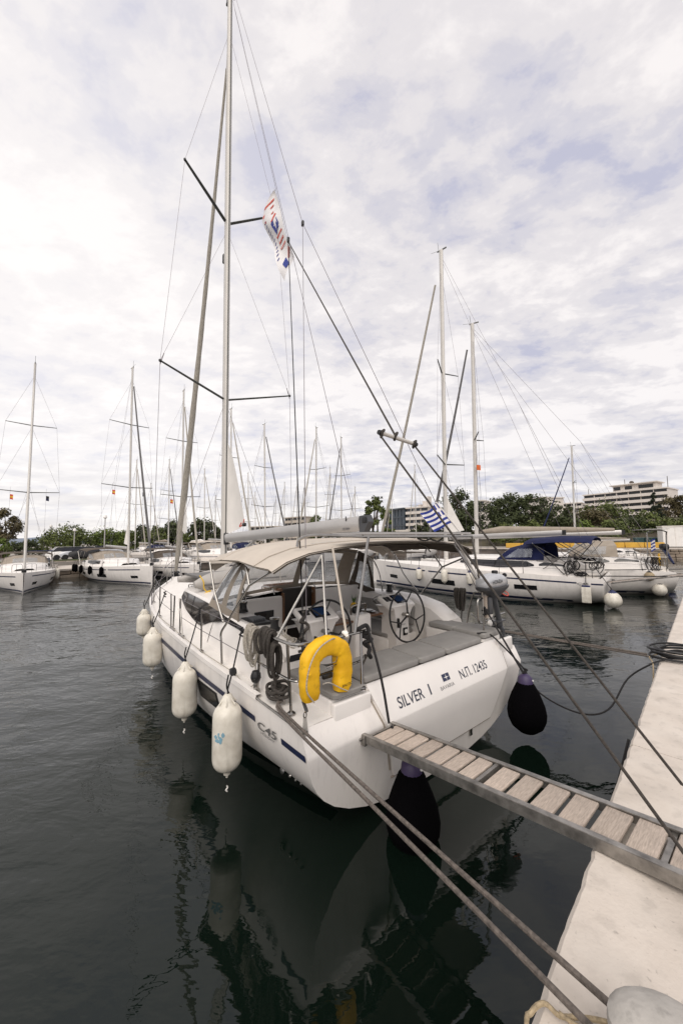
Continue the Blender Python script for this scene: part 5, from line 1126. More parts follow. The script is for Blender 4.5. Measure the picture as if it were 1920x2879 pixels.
for i, (a, c) in enumerate((((-2.03, .5, 1.3), (-1.95, 2.6, 2.62)), ((-2.03, 2.2, 1.5), (-1.95, .6, 2.66)), ((2.03, .5, 1.3), (1.95, 2.6, 2.62)), ((2.03, 2.2, 1.5), (1.95, .6, 2.66)), ((-1.1, .3, 1.88), (-1.3, .8, 2.8)), ((1.1, .3, 1.88), (1.3, .8, 2.8)), ((-1.9, .3, 1.9), (-1.5, 1.6, 2.75)), ((1.9, .3, 1.9), (1.5, 1.6, 2.75)))):
    MB().tube([a, c], .016, 6).part('bimini_strut', K['inox'], b2)
h2 = [o for o in b2.children if o.name.startswith('hull')][0]
for tx, y0, z0, s_, sh_, k_ in (('C45', .93, .905, .125, .15, 'greyletter'), ('HOLIDAY', .86, .862, .048, .25, 'greyletter')):
    model_text(tx, k_).part('model_lettering', K[k_], h2)
band(.03, .45, .93, .99, -1, n=4).part('stripe', K['navy'], h2)
b3 = yacht('sailing_yacht', 'white sailing yacht with brown boom cover, half hidden behind the navy-canvas yacht', FB3, 9.2, 17.2, 'taupe', None, 'duv', arch=True, boomcover='taupe', stripe=False, sprd=((9.3, 1.2),))
bm3 = [o for o in b3.children if o.name.startswith('boom')][0]
text_mb('sailing-e.com', (-.082, 7.0, 2.93), (0, -1, .03), (0, 0, 1), .16, .003, 0, 1.25, .004).part('web_lettering', K['letter'], bm3)
b4 = yacht('sailing_yacht', 'white sailing yacht with blue furled headsail moored by the stone sea wall', FB4, 7.6, 16.2, None, None, 'buv', boomcover='taupe', stripe=False, sprd=((7.0, 1.3), (11, 1.0)))
l1 = yacht('sailing_yacht', 'white sailing yacht seen bow-on at the left edge of the basin', FL1, 7.55, 20.0, 'taupe', 'dtaupe', 'mastw', sprd=((8.2, 2.15), (14.2, 1.75)), arch=False)
l2 = yacht('sailing_yacht', 'white sailing yacht with black fenders and grey furled headsail, left of the foreground mast', FL2, 7.55, 20.0, 'taupe', 'dtaupe', 'duv', sprd=((8.5, 2.15), (14.4, 1.7)), mainclew=True)
l3 = yacht('sailing_yacht', 'white sailing yacht with brown hood just behind the foreground bow', FL3, 7.55, 19.8, 'dtaupe', 'dtaupe', 'uv', sprd=((8.3, 2.0), (14.2, 1.6)))
# fenders of the neighbours
def smallfender(fr, x, y, z0, z1, r_, label, group, style):
    t_ = thing('fender', label, 'fender', fr, (x, y, z0), group); a_ = (x, y, z0); L_ = z1 - z0
    bm_, tm = {'navy': (K['fender'], K['fendtip']), 'white': (K['fender'], K['fender']), 'black': (K['fleece'], K['fleece']), 'cream': (K['fender'], K['fender'])}[style]
    MB().lathe([(r_ * .8, z0 + L_ * .14), (r_, z0 + L_ * .22), (r_, z1 - L_ * .22), (r_ * .8, z1 - L_ * .14)], (x, y, 0), n=14).part('fender_body', bm_, t_, a_)
    MB().lathe([(.02, z0), (r_ * .5, z0 + L_ * .07), (r_ * .81, z0 + L_ * .15)], (x, y, 0), n=14).part('fender_end', tm, t_, a_); MB().lathe([(r_ * .81, z1 - L_ * .15), (r_ * .45, z1 - L_ * .07), (.02, z1)], (x, y, 0), n=14).part('fender_end', tm, t_, a_)
    MB().tube([(x, y, z1 - .02), (x + (.12 if x < 0 else -.12), y, max(z1 + .05, SH(y) + .5))], .010, 5).part('lanyard', K['brope'], t_, a_)
for y, lab, st in ((8.45, 'white fender with navy ends nearest the bow of the navy-canvas yacht', 'navy'), (6.8, 'plain white fender amidships on the navy-canvas yacht', 'white'), (5.4, 'white fender with a worn navy top end on the navy-canvas yacht', 'navy'), (4.0, 'white navy-ended fender behind the silver outboard', 'navy')):
    smallfender(FB2, -itp(y, BD) - .14, y, .56 - (.24 if y < 4.2 else 0), 1.32 - (.24 if y < 4.2 else 0), .165, lab, 'fenders on the navy-canvas yacht', st)
ff = thing('flat_fender', 'flat white board fender hanging at the stern of the navy-canvas yacht', 'fender', FB2, (-2.22, .62, .18))
MB().rbox((-2.22, .62, .52), (.10, .34, .66), .04).part('fender_body', K['fender'], ff, (-2.22, .62, .18)); MB().rbox((-2.22, .62, .87), (.08, .30, .09), .03).part('fender_cap', K['fendtip'], ff, (-2.22, .62, .18)); MB().tube([(-2.22, .62, .9), (-2.05, .60, 1.88)], .014, 5).part('lanyard', K['brope'], ff, (-2.22, .62, .18))
def neighball(fr, c, r_, label, bm_, tm, top):
    t_ = thing('ball_fender', label, 'fender', fr, c); x, y, z0 = c
    MB().lathe([(.02, 0), (r_ * .6, r_ * .2), (r_ * .95, r_ * .7), (r_, r_ * 1.0), (r_ * .9, r_ * 1.45), (r_ * .6, r_ * 1.85), (r_ * .5, r_ * 1.95)], c, n=18).part('fender_body', K[bm_], t_, c)
    MB().lathe([(r_ * .55, r_ * 1.9), (r_ * .3, r_ * 2.15), (.02, r_ * 2.3)], c, n=14).part('neck', K[tm], t_, c); MB().tube([(x, y, z0 + r_ * 2.25), top], .014, 5).part('lanyard', K['brope'], t_, c)
neighball(FB2, (-1.75, -.22, .0), .32, 'big white ball fender with blue neck on the transom of the navy-canvas yacht', 'fender', 'fendtip', (-1.75, .3, 1.6))
neighball(FB3, (-1.9, .7, .0), .30, 'white ball fender with dark neck between the two right-hand yachts', 'fender', 'black', (-1.8, 1.0, 1.5))
neighball(FB3, (1.3, -.5, .05), .24, 'dark navy ball fender at the far transom corner of the brown-cover yacht', 'fendtip', 'black', (1.3, .3, 1.5))
neighball(FB3, (-2.2, 1.1, .75), .21, 'orange-tan round fender hung high between the two right-hand yachts', 'trope', 'black', (-2.0, 1.2, 1.8))
for i, (y, lab) in enumerate(((.1, 'black fender at the stern end of the grey-sail yacht'), (.9, 'black fender second from the stern of the grey-sail yacht'), (2.9, 'black fender third from the stern of the grey-sail yacht'), (5.4, 'black fender beside the hull window of the grey-sail yacht'), (7.5, 'black fender nearest the bow of the grey-sail yacht'))):
    smallfender(FL2, itp(y, BD) + .16, y, .62, 1.42, .16, lab, 'black fenders on the grey-sail yacht', 'black')
for i, (y, lab) in enumerate(((4.2, 'cream fender nearest the bow on the bow-on yacht at the left'), (2.6, 'cream fender in the middle of three on the bow-on yacht'), (.6, 'cream fender nearest the pier on the bow-on yacht'))):
    smallfender(FL1, -itp(y, BD) - .18, y, .30, 1.30, .17, lab, 'cream fenders on the bow-on yacht', 'cream')
# gear on the stern of the two right-hand yachts
def loops(fr, c, n, w_, h_, seed, r_=.016):
    q = random.Random(seed); b = MB(); c = V(c)
    for i in range(n):
        o_ = c + V((q.uniform(-w_, w_) * .25, q.uniform(-w_, w_), q.uniform(-.05, .05))); a = q.uniform(.08, .18); hh = h_ * q.uniform(.6, 1.1)
        b.tube(cr([o_, o_ + V((0, a, -hh * .5)), o_ + V((0, a * .3, -hh)), o_ + V((0, -a * .6, -hh * .8)), o_ + V((0, -a, -hh * .4))], 4, closed=True), r_, 5, closed=True)
    return b
loops(FB2, (-2.05, 1.1, 1.88), 7, .18, .55, 3).top('coiled_rope', K['brope'], 'black rope coils on the near stern rail of the navy-canvas yacht', 'rope', FB2)
loops(FB2, (-1.5, .28, 1.88), 5, .12, .45, 8).top('coiled_rope', K['brope'], 'black rope loops on the transom rail of the navy-canvas yacht', 'rope', FB2)
loops(FB3, (-2.05, .9, 1.88), 7, .2, .6, 13).top('coiled_rope', K['brope'], 'black rope coils on the stern rail of the brown-cover yacht', 'rope', FB3)
loops(FB2, (-2.03, .85, 1.40), 8, .16, .14, 18).top('rope_heap', K['brope'], 'black rope heap on the quarter deck of the navy-canvas yacht', 'rope', FB2)
for z, zz_ in ((1.30, 1.12), (1.26, 1.0)):
    pass
MB().tube([FB2 @ V((-2.0, .7, 1.27)), V((24, 14.6, 1.1))], .020, 6).top('stern_line', K['brope'], 'black stern line from the navy-canvas yacht leading off to the right', 'mooring line')
MB().tube([FB2 @ V((1.6, .4, 1.27)), V((26, 17.4, 1.3))], .020, 6).top('stern_line', K['brope'], 'higher black stern line running to the right edge', 'mooring line')
gp = thing('gangway', 'grey gangway plank rising from the navy-canvas yacht towards the right', 'gangway', M(), FB2 @ V((-.9, -.1, .95))); ga_, gb_ = FB2 @ V((-.9, .05, .95)), V((20.5, 14.3, 2.05))
gdir = (gb_ - ga_).normalized(); gs = gdir.cross(V((0, 0, 1))).normalized()
for s_ in (-.19, .19): MB().tube([ga_ + gs * s_, gb_ + gs * s_], .035, 6).part('side_rail', K['frame'], gp, ga_)
MB().loft([[ga_ + gs * -.17, ga_ + gs * .17], [gb_ + gs * -.17, gb_ + gs * .17]]).part('tread', K['gteak'], gp, ga_)
oe = thing('outboard_motor', 'dark blue outboard motor tilted on the stern rail of the brown-cover yacht', 'outboard motor', FB3, (-.6, .1, 1.7)); oa = (-.6, .1, 1.7)
MB().rbox((-.6, .1, 2.35), (.5, .34, .3), .1).part('cowl', K['black'], oe, oa); MB().tube([(-.6, .1, 2.2), (-1.5, .0, 1.55)], [.10, .05], 8).part('drive_leg', K['navy'], oe, oa)
MB().rbox((.9, -.02, 1.55), (.12, .10, .8), .05).top('lifebuoy', K['yellow'], 'yellow life sling hanging on the stern of the brown-cover yacht', 'lifebuoy', FB3)
def minflag(o, dx, dz, cols, label, name='small_flag', fr=None, par=True):
    b = MB(); n = len(cols); o = V(o); dx = V(dx)
    for j in range(n):
        rows = [[o + dx * (i / 4) + V((0, .04 * math.sin(i * 1.4), -dz * (j + jj) / n - .05 * i / 4)) for i in range(5)] for jj in (0, 1)]
        b.loft(rows, k=j)
    return b.top(name, [K[c] for c in cols], label, 'flag', fr)
fl3 = FB3 @ V((.9, .1, 2.75)); minflag(fl3, (-.35, -.1, -.05), .62, ['blue', 'flagw', 'blue', 'flagw', 'blue', 'flagw', 'blue'], 'small Greek flag drooping at the stern of the brown-cover yacht')
def on_boat(fr, p): return fr @ V(p)
for fr, p, cols, lab in ((FL1, (-1.2, 7.2, 8.0), ['black', 'navy'], 'small dark courtesy flag under the right spreader of the bow-on yacht'), (FL1, (1.2, 7.2, 8.0), ['red', 'gold', 'red'], 'small red and yellow flag under the left spreader of the bow-on yacht'), (FL2, (1.35, 7.2, 8.2), ['red', 'gold', 'red'], 'small red and yellow flag on the grey-sail yacht'), (FL2, (-1.2, 7.2, 8.2), ['navy', 'navy'], 'small dark pennant on the grey-sail yacht'), (FL3, (1.1, 7.2, 8.0), ['red', 'gold', 'red'], 'small red and yellow flag behind the furled headsail'), (FB3, (-.35, 8.95, 7.6), ['orange', 'orange'], 'small orange flag on the mast of the brown-cover yacht')):
    o_ = on_boat(fr, p); MB().tube([o_ + V((0, 0, .5)), o_ + V((0, 0, -5.5))], .006, 4).top('flag_halyard', K['wire'], 'halyard of the ' + lab, 'halyard'); minflag(o_, (.24, 0, 0), .34, cols, lab, 'courtesy_flag')
# ------------------------------------------------------------------ rows of further yachts
FAR = [  # mast column, masthead row, distance, heading, kind, label
 (647, 1159, 43, -2.35, 0, 'white yacht moored on the pier just right of the foreground mast'),
 (743, 1181, 46, -2.35, 1, 'white yacht with tall mast over the foreground boom, dark furled sail'),
 (891, 1190, 47, 2.7, 0, 'white yacht whose mast rises over the boom end'),
 (962, 1219, 50, 2.7, 1, 'white yacht with mast just right of the boom end'),
 (1171, 1300, 56, 2.6, 2, 'white yacht with a plain mast right of the tan sail corner'),
 (1104, 1372, 66, 2.6, 0, 'white yacht with short mast beside the white apartment block'),
 (573, 1311, 66, -2.3, 2, 'distant yacht between the furled headsail and the mast'),
 (472, 1284, 58, -2.3, 1, 'distant yacht left of the furled headsail with yellow and red flag'),
 (379, 1285, 58, -2.3, 2, 'distant yacht with grey mast behind the grey-sail yacht'),
 (421, 1354, 80, -2.2, 0, 'distant yacht with thin mast right of the grey furled sail'),
 (605, 1389, 100, -2.2, 2, 'distant yacht with the shortest mast left of the foreground mast'),
 (697, 1323, 72, -2.2, 0, 'distant yacht beyond the mainsail corner'),
 (717, 1378, 92, -2.2, 2, 'distant yacht with a short mast beyond the mainsail corner'),
 (775, 1391, 100, 2.9, 1, 'distant yacht in the gap above the boom, shortest mast there'),
 (800, 1350, 82, 2.9, 0, 'distant yacht with mast above the middle of the boom'),
 (836, 1341, 80, 2.9, 2, 'distant yacht with mast left of the long black halyard'),
 (857, 1346, 84, 2.9, 1, 'distant yacht with mast right of the long black halyard'),
 (930, 1306, 68, 2.9, 0, 'distant yacht with mast between the two taller ones over the boom end'),
 (1000, 1490, 62, 2.7, 3, 'white sailing hull with no visible rig behind the bimini'),
]
protos = {}
rf = random.Random(77)
for u, vt, d, yaw, kd, lab in FAR:
    mp = at(u, d); H_ = hgt(vt, d, u); s_ = max(.6, min(1.0, H_ / 18.5)) if kd < 3 else .85
    fx = M.Rotation(yaw, 3, 'Z') @ V((0, 7.3 * s_, 0)); fr = frame(mp.x - fx.x, mp.y - fx.y, yaw, s_)
    if kd == 3: H_ = 12; 
    key = (kd, round(H_ / s_ * 1.0, 0))
    if key not in protos:
        protos[key] = yacht('sailing_yacht', lab, fr, 7.55, key[1], ['taupe', 'navycanvas', 'dtaupe', 'taupe'][kd], ['beige', None, 'dtaupe', 'beige'][kd], ['uv', 'duv', 'uv', 'uv'][kd], far=True, boomcover=[None, 'taupe', 'sail', None][kd], group='yachts moored further off', stripe=kd == 0, sprd=((key[1] * .4, 1.7), (key[1] * .68, 1.3)) if kd != 2 else ((key[1] * .55, 1.4),), hullw=kd == 0)
    else:
        c = copy_tree(protos[key]); c.matrix_world = fr; c['label'] = lab
# white motor boat by the left pier
def motorboat(fr, label):
    t_ = thing('motor_boat', label, 'motor boat', fr); b = MB(); rows = []
    for y, w_, zs, zb in ((0, 1.35, .95, -.2), (2, 1.45, 1.0, -.2), (4, 1.35, 1.12, -.15), (5.5, .9, 1.28, 0), (6.6, .1, 1.42, .35)): rows.append([V((-w_, y, zs)), V((-w_ * .86, y, zs * .4)), V((-w_ * .5, y, zb)), V((w_ * .5, y, zb)), V((w_ * .86, y, zs * .4)), V((w_, y, zs))])
    b.loft(rows); b.add(rows[0], [tuple(range(6))]); b.part('hull', K['gel2'], t_)
    MB().loft([[V((-w_, y, z)), V((w_, y, z))] for y, w_, z in ((.1, 1.33, .93), (4, 1.33, 1.12), (5.5, .88, 1.28), (6.5, .12, 1.41))]).part('deck', K['gel'], t_)
    b = MB(); b.loft([[V((-1.1, y, 1.0)), V((-1.0, y + d_, z)), V((1.0, y + d_, z)), V((1.1, y, 1.0))] for y, d_, z in ((1.0, 0, 1.75), (3.2, -.3, 1.8), (4.6, -1.2, 1.55))]); b.part('cabin', K['gel'], t_)
    MB().add([(-.95, 4.25, 1.17), (.95, 4.25, 1.17), (.9, 3.35, 1.72), (-.9, 3.35, 1.72)], [(0, 1, 2, 3)]).part('windscreen', K['tint'], t_)
    MB().box((0, 1.6, 2.35), (2.0, 1.8, .06)).part('hard_top', K['navycanvas'], t_)
    for x in (-.95, .95):
        for y in (.8, 2.4): MB().tube([(x, y, 1.6), (x, y, 2.35)], .025, 5).part('top_post', K['inox'], t_)
    return t_
motorboat(frame(-28.2, 34.0, -2.5, .95), 'white motor boat with navy top moored right of the bow-on yacht')
motorboat(frame(-33.0, 26.5, -2.4, .95), 'white motor boat half hidden at the far left edge')
# ------------------------------------------------------------------ shores
def land(name, poly, z, mt, depth=2.5): return MB().prism([V((x, y, z - depth)) for x, y in poly], (0, 0, depth)).top(name, mt if not isinstance(mt, str) else K[mt], kind='structure', smooth=False)
pier = thing('pier', None, None, M(), (-22, 33, 0)); pier['kind'] = 'structure'; pa2 = (-22, 33, 0)
MB().prism([V((-62, -8, -1.5)), V((6, 60, -1.5)), V((2, 64, -1.5)), V((-66, -4, -1.5))], (0, 0, 2.1)).part('pier_core', K['mortar'], pier, pa2)
pdv = V((1, 1, 0)).normalized(); pnv = V((1, -1, 0)).normalized()
def blocks(parent, pa_, p0, dirv, nrm, length, z0, z1, bw, bh, mts, seed, wob=.25, name='stone', lim=150):
    q = random.Random(seed); z = z0; cnt = 0; extra = {}
    while z < z1 - .05:
        h_ = bh * q.uniform(.75, 1.25); h_ = min(h_, z1 - z); s = q.uniform(-.5, 0)
        while s < length:
            w_ = bw * q.uniform(.6, 1.4); c = p0 + dirv * (s + w_ / 2) + V((0, 0, z + h_ / 2)); rot = M((dirv, nrm, V((0, 0, 1)))).transposed() @ M.Rotation(q.uniform(-.06, .06), 3, 'Y')
            mm = mts[q.randrange(len(mts))]; dd = .16 + q.uniform(0, wob)
            if cnt < lim: MB().rbox(c, (w_ - .035, dd, h_ - .03), .05, rot, seg=1).part(name, K[mm], parent, pa_); cnt += 1
            else: extra.setdefault(mm, MB()).rbox(c, (w_ - .035, dd, h_ - .03), .05, rot, seg=1)
            s += w_
        z += h_
    for mm, b in extra.items(): b.part('stonework', K[mm], parent, pa_, kind='stuff')
blocks(pier, pa2, V((-27, 27, 0)), pdv, pnv, 11, -.2, .62, 1.1, .42, ['stone', 'stone2'], 5, .08)
MB().prism([V((-62, -8, .6)) + pnv * .15, V((6, 60, .6)) + pnv * .15, V((2, 64, .6)), V((-66, -4, .6))], (0, 0, .14)).part('pier_capping', K['quay'], pier, pa2)
land('car_park', [(-120, 20), (-45, 24), (-26, 41.5), (-24, 52), (-40, 90), (-160, 120)], .95, 'land')
land('verge', [(-46, 25.6), (-26.6, 43), (-28, 46), (-48, 28.5)], 1.02, 'grass', .4)
# low stone wall in front of the car park
w1 = thing('stone_wall', 'low rubble stone wall in front of the parked cars on the left', 'wall', M(), (-33, 35, 0)); d1 = (V((-25.6, 42.2, 0)) - V((-45, 24.2, 0))).normalized(); n1 = V((d1.y, -d1.x, 0))
MB().prism([V((-45, 24.2, 0)), V((-25.6, 42.2, 0)), V((-25.9, 42.6, 0)), V((-45.3, 24.6, 0))], (0, 0, 1.0)).part('wall_core', K['mortar'], w1, (-33, 35, 0))
blocks(w1, (-33, 35, 0), V((-45, 24.2, 0)), d1, n1, 26.3, .05, 1.05, .75, .30, ['stone', 'stone2'], 15, .10, lim=140)
# right shore: rubble sea wall, roadway, slope
A_, B_ = V((60, 35.8, 0)), V((8, 63, 0)); d2 = (B_ - A_).normalized(); n2 = V((-d2.y, d2.x, 0)); n2 = n2 if n2.y < 0 else -n2
land('shore_road', [(60, 36.1), (8, 63.3), (30, 130), (220, 130), (220, 36)], 1.25, 'land')
w2 = thing('sea_wall', 'rubble stone sea wall along the right shore', 'wall', M(), (41, 46, 0))
MB().prism([A_ + V((0, 0, -1)), B_ + V((0, 0, -1)), B_ - n2 * .3 + V((0, 0, -1)), A_ - n2 * .3 + V((0, 0, -1))], (0, 0, 2.15)).part('wall_core', K['mortar'], w2, (41, 46, 0))
blocks(w2, (41, 46, 0), A_ + n2 * .05, d2, n2, 40, -.25, 1.12, .85, .36, ['stone', 'stone2'], 25, .28, lim=210)
MB().prism([A_ + n2 * .25 + V((0, 0, 1.12)), B_ + n2 * .25 + V((0, 0, 1.12)), B_ - n2 * .5 + V((0, 0, 1.12)), A_ - n2 * .5 + V((0, 0, 1.12))], (0, 0, .14)).part('coping', K['quay'], w2, (41, 46, 0))
def alongR(u, off, z=1.25):          # point behind the right sea wall at photo column u
    r_ = at(u, 1); k_ = V((r_.x, r_.y, 0)); P0 = A_ - n2 * off; det = k_.x * (-d2.y) + d2.x * k_.y
    s_ = (P0.x * (-d2.y) + d2.x * P0.y) / det; p = k_ * s_; return V((p.x, p.y, z))
kp0, kp1 = alongR(1866, 2.5), alongR(1420, 2.5)
nk = 9; yk = thing('painted_kerb', 'yellow painted concrete kerb along the shore road', 'kerb', M(), kp0)
for i in range(nk):
    a, c = kp0.lerp(kp1, i / nk), kp0.lerp(kp1, (i + .97) / nk); MB().rbox(a.lerp(c, .5) + V((0, 0, .36)), ((c - a).length, .5, .72), .05, M.Rotation(math.atan2(d2.y, d2.x), 3, 'Z'), seg=1).part('kerb_block', K['ykerb'], yk, kp0)
rz = M.Rotation(math.atan2(d2.y, d2.x), 3, 'Z')
for i, u in enumerate((1894, 1858, 1826, 1800)):
    p = alongR(u, 7.5); bn_ = thing('waste_bin', ('teal waste container nearest the white cabin', 'teal waste container second from the white cabin', 'teal waste container third from the white cabin', 'teal waste container farthest from the white cabin')[i], 'waste container', M(), p, 'waste containers by the fence')
    MB().loft([[p + rz @ V((x * w_, y * w_ * .62, z)) for x, y in ((-1, -1), (1, -1), (1, 1), (-1, 1))] for z, w_ in ((.15, .62), (1.15, .76))], closed=True, cap=True).part('body', K['bin'], bn_, p)
    MB().rbox(p + V((0, 0, 1.24)), (1.6, 1.05, .2), .08, rz).part('lid', K['bin'], bn_, p)
    for x in (-.5, .5): MB().lathe([(.1, -.04), (.1, .04)], p + rz @ V((x, -.3, .1)), rz @ V((0, 1, 0)), 8).part('wheel', K['black'], bn_, p)
p = alongR(1918, 5.5); cb_ = thing('white_cabin', 'white panelled cabin container at the right edge of the shore', 'cabin', M(), p)
MB().box(p + V((0, 0, 1.45)) , (4.6, 2.4, 2.7), rz).part('body', K['white'], cb_, p); MB().box(p + V((0, 0, 2.85)), (4.75, 2.55, .12), rz).part('roof', K['gel2'], cb_, p)
for x in (-2.2, -1.4, -.6, .2, 1.0, 1.8): MB().box(p + rz @ V((x, 1.21, 1.45)), (.05, .04, 2.6), rz).part('panel_joint', K['gel2'], cb_, p); MB().box(p + rz @ V((x, -1.21, 1.45)), (.05, .04, 2.6), rz).part('panel_joint', K['gel2'], cb_, p)
fp0, fp1 = alongR(1940, 10), alongR(1700, 10); fe = thing('steel_fence', 'brown vertical-bar steel fence behind the waste containers', 'fence', M(), fp0); fdr = (fp1 - fp0); nb = int(fdr.length / .16)
for i in range(0, nb, 12): MB().box(fp0 + fdr * (i / nb) + V((0, 0, 1.1)), (.09, .09, 2.2), rz).part('post', K['fence'], fe, fp0)
b = MB()
for i in range(nb): b.box(fp0 + fdr * (i / nb) + V((0, 0, 1.15)), (.035, .035, 1.9), rz)
b.part('bars', K['fence'], fe, fp0, kind='stuff')
for z in (.35, 1.95): MB().box(fp0 + fdr * .5 + V((0, 0, z)), (fdr.length, .04, .06), rz).part('rail', K['fence'], fe, fp0)
# slope behind the right shore
b = MB(); rows = []
for s_ in range(9):
    pb_ = A_ + d2 * (-40 + s_ * 14); row = []
    for j, (o_, z) in enumerate(((11, 1.3), (16, 2.3), (24, 4.0), (36, 6.0), (60, 7.5), (110, 9.5))): q_ = pb_ - n2 * o_; row.append(V((q_.x, q_.y, z * (1 - .5 * max(0, s_ - 4) / 4) + .4 * math.sin(s_ * 2.1 + j))))
    rows.append(row)
b.loft(rows).top('hillside', K['earth'], kind='structure')
land('far_shore', [(-400, 112), (30, 112), (30, 128), (300, 128), (300, 420), (-400, 420)], 1.0, 'land')
b = MB(); rows = []
for i in range(41):
    x = -3400 + i * 100; h_ = 60 * max(0, math.sin((x + 3400) / 2500 * math.pi)) ** .7 + 10 * math.sin(x / 210) + 7 * math.sin(x / 90 + 1) if x < -900 else 10 * max(0, (-600 - x) / 300); h_ = max(1, h_ * .75)
    rows.append([V((x, 2600, 0)), V((x, 2700, h_ * .7)), V((x, 2850, h_)), V((x, 3100, h_ * .6))])
b.loft(rows).top('hills', K['hill'], kind='structure')

# ------------------------------------------------------------------ trees
def tree(name, label, p, h_, w_, mt, trunk=.3, seed=0, n=1100, leaf=.34, shape='round', group=None, clumps=26):
    q = random.Random(seed); p = V(p); t_ = thing(name, label, 'tree', M(), p, group)
    tb_ = MB(); top = p + V((q.uniform(-.1, .1) * w_, 0, h_ * (trunk + .25)))
    tb_.tube([p - V((0, 0, .3)), p.lerp(top, .5) + V((q.uniform(-.05, .05) * w_, 0, 0)), top], [h_ * .035, h_ * .024, h_ * .012], 7)
    cl_ = []
    for i in range(clumps):
        for _ in range(30):
            x, y, z = [q.uniform(-1, 1) for _ in range(3)]
            if .3 < x * x + y * y + z * z < 1: break
        if shape == 'round': sx_, sz = 1, 1; rad = .30
        elif shape == 'flat': sx_, sz = 1, .75; rad = .26
        else: sx_, sz, rad = (1 - (z + 1) * .38), 1, .34
        zc = h_ * trunk + (z * .5 + .5) * h_ * (1 - trunk) * .9
        prof_ = 1 if shape != 'round' else (1 - .25 * max(0, z))
        c = p + V((x * w_ * .5 * sx_ * prof_ * .86, y * w_ * .5 * sx_ * prof_ * .86, zc)); cl_.append((c, w_ * .5 * rad * q.uniform(.6, 1.25) * (sx_ if shape == 'column' else 1)))
    for c, _ in cl_[:9]: tb_.tube([p.lerp(top, q.uniform(.5, .95)), c], [h_ * .012, h_ * .004], 5)
    tb_.part('trunk', K['bark'], t_, p)
    b = MB(); per = max(8, n // clumps); vs, fs = [], []
    for c, r_ in cl_:
        for _ in range(per):
            d_ = V((q.gauss(0, 1), q.gauss(0, 1), q.gauss(0, .8)));
            if d_.length < 1e-3: continue
            o_ = c + d_.normalized() * r_ * q.uniform(.35, 1.05); nrm = (d_.normalized() + V((q.uniform(-.9, .9), q.uniform(-.9, .9), q.uniform(-.3, 1.0)))).normalized()
            a = nrm.orthogonal().normalized(); a = M.Rotation(q.uniform(0, 6.28), 3, nrm) @ a; e_ = nrm.cross(a); l_ = leaf * q.uniform(.6, 1.3); k_ = len(vs)
            vs += [o_ - a * l_ * .5, o_ + e_ * l_ * .32, o_ + a * l_ * .55, o_ - e_ * l_ * .32]; fs.append((k_, k_ + 1, k_ + 2, k_ + 3))
    b.v, b.f, b.mi = vs, fs, [0] * len(fs); b.part('crown', K[mt], t_, p, smooth=False); return t_
def T(u, vtop, d, wpx, mt, lab, trunk=.25, shape='round', zb=1.0, name='tree', n=1100, leaf=.34, seed=None, clumps=26):
    p = at(u, d); p.z = zb; h_ = hgt(vtop, d, u) - zb; w_ = wpx / F * d * (1.15 if d > 60 else .98); h_ *= 1.13; n = int(n * (1.5 if d > 60 else 2.2)); leaf *= 1.25 if d > 60 else .85
    return tree(name, lab, p, h_, w_, mt, trunk, seed if seed is not None else int(u * 7 + vtop), n, leaf, shape, clumps=clumps)
T(8, 1442, 48, 90, 'leaf4', 'dark brownish tree at the far left edge', .35, seed=2, n=1500)
T(0, 1515, 44, 60, 'leaf2', 'bright green shrub below the dark tree at the left edge', .05, n=700)
T(72, 1518, 56, 80, 'leaf3', 'low dark palm-like tree left of the bow-on yacht mast', .1, n=900)
T(188, 1488, 52, 160, 'leaf1', 'broad green tree over the parked cars', .22, seed=4, n=2200, clumps=40)
T(118, 1540, 62, 30, 'leaf1', 'small olive tree behind the motor boat', .2, n=600)
T(262, 1541, 74, 36, 'leaf3', 'small dark tree right of the broad green one', .15, n=600)
T(305, 1492, 56, 120, 'leaf2', 'green tree behind the grey-sail yacht hood', .2, n=1700, clumps=34)
T(352, 1500, 58, 80, 'leaf1', 'green tree right behind the grey-sail yacht mast', .2, n=1100)
T(400, 1484, 112, 70, 'leaf3', 'dark tree beyond the grey furled headsail', .15, n=1300, leaf=.6)
T(440, 1483, 108, 70, 'leaf1', 'yellowish tree between two distant masts', .12, n=1300, leaf=.55)
T(485, 1466, 112, 80, 'leaf3', 'tall dark tree left of the foreground headsail', .12, n=1500, leaf=.6)
T(525, 1500, 110, 60, 'leaf1', 'low tree behind the foreground headsail foot', .1, n=800, leaf=.6)
T(570, 1468, 112, 90, 'leaf3', 'wide dark tree between headsail and foreground mast', .12, n=1700, leaf=.6)
T(612, 1488, 114, 50, 'leaf3', 'dark tree just left of the foreground mast', .12, n=900, leaf=.6)
T(700, 1498, 116, 60, 'leaf1', 'low tree beyond the mainsail corner', .1, n=900, leaf=.6)
T(880, 1452, 118, 60, 'leaf1', 'green tree above the boom beside the beige building', .1, n=1200, leaf=.6)
T(925, 1463, 118, 70, 'leaf1', 'round green tree above the boom end', .1, n=1200, leaf=.6)
T(760, 1490, 120, 70, 'leaf3', 'dark low tree left of the beige building', .1, n=900, leaf=.6)
T(1052, 1402, 82, 62, 'leaf1', 'tall green tree just right of the boom end', .15, n=1700, leaf=.42)
T(1090, 1432, 86, 44, 'leaf2', 'slim yellowish tree behind the tan sail corner', .12, n=1000, leaf=.42)
T(1190, 1470, 90, 60, 'leaf3', 'dark tree below the white apartment block', .1, n=900, leaf=.45)
T(1252, 1440, 78, 80, 'leaf3', 'dark pine left of the thick white mast', .15, n=1500, leaf=.4)
T(1290, 1385, 74, 110, 'leaf3', 'tall dark pine behind the thick white mast', .25, n=2300, leaf=.4, clumps=40)
T(1325, 1412, 72, 70, 'leaf3', 'dark pine between the two big white masts', .2, n=1300, leaf=.4)
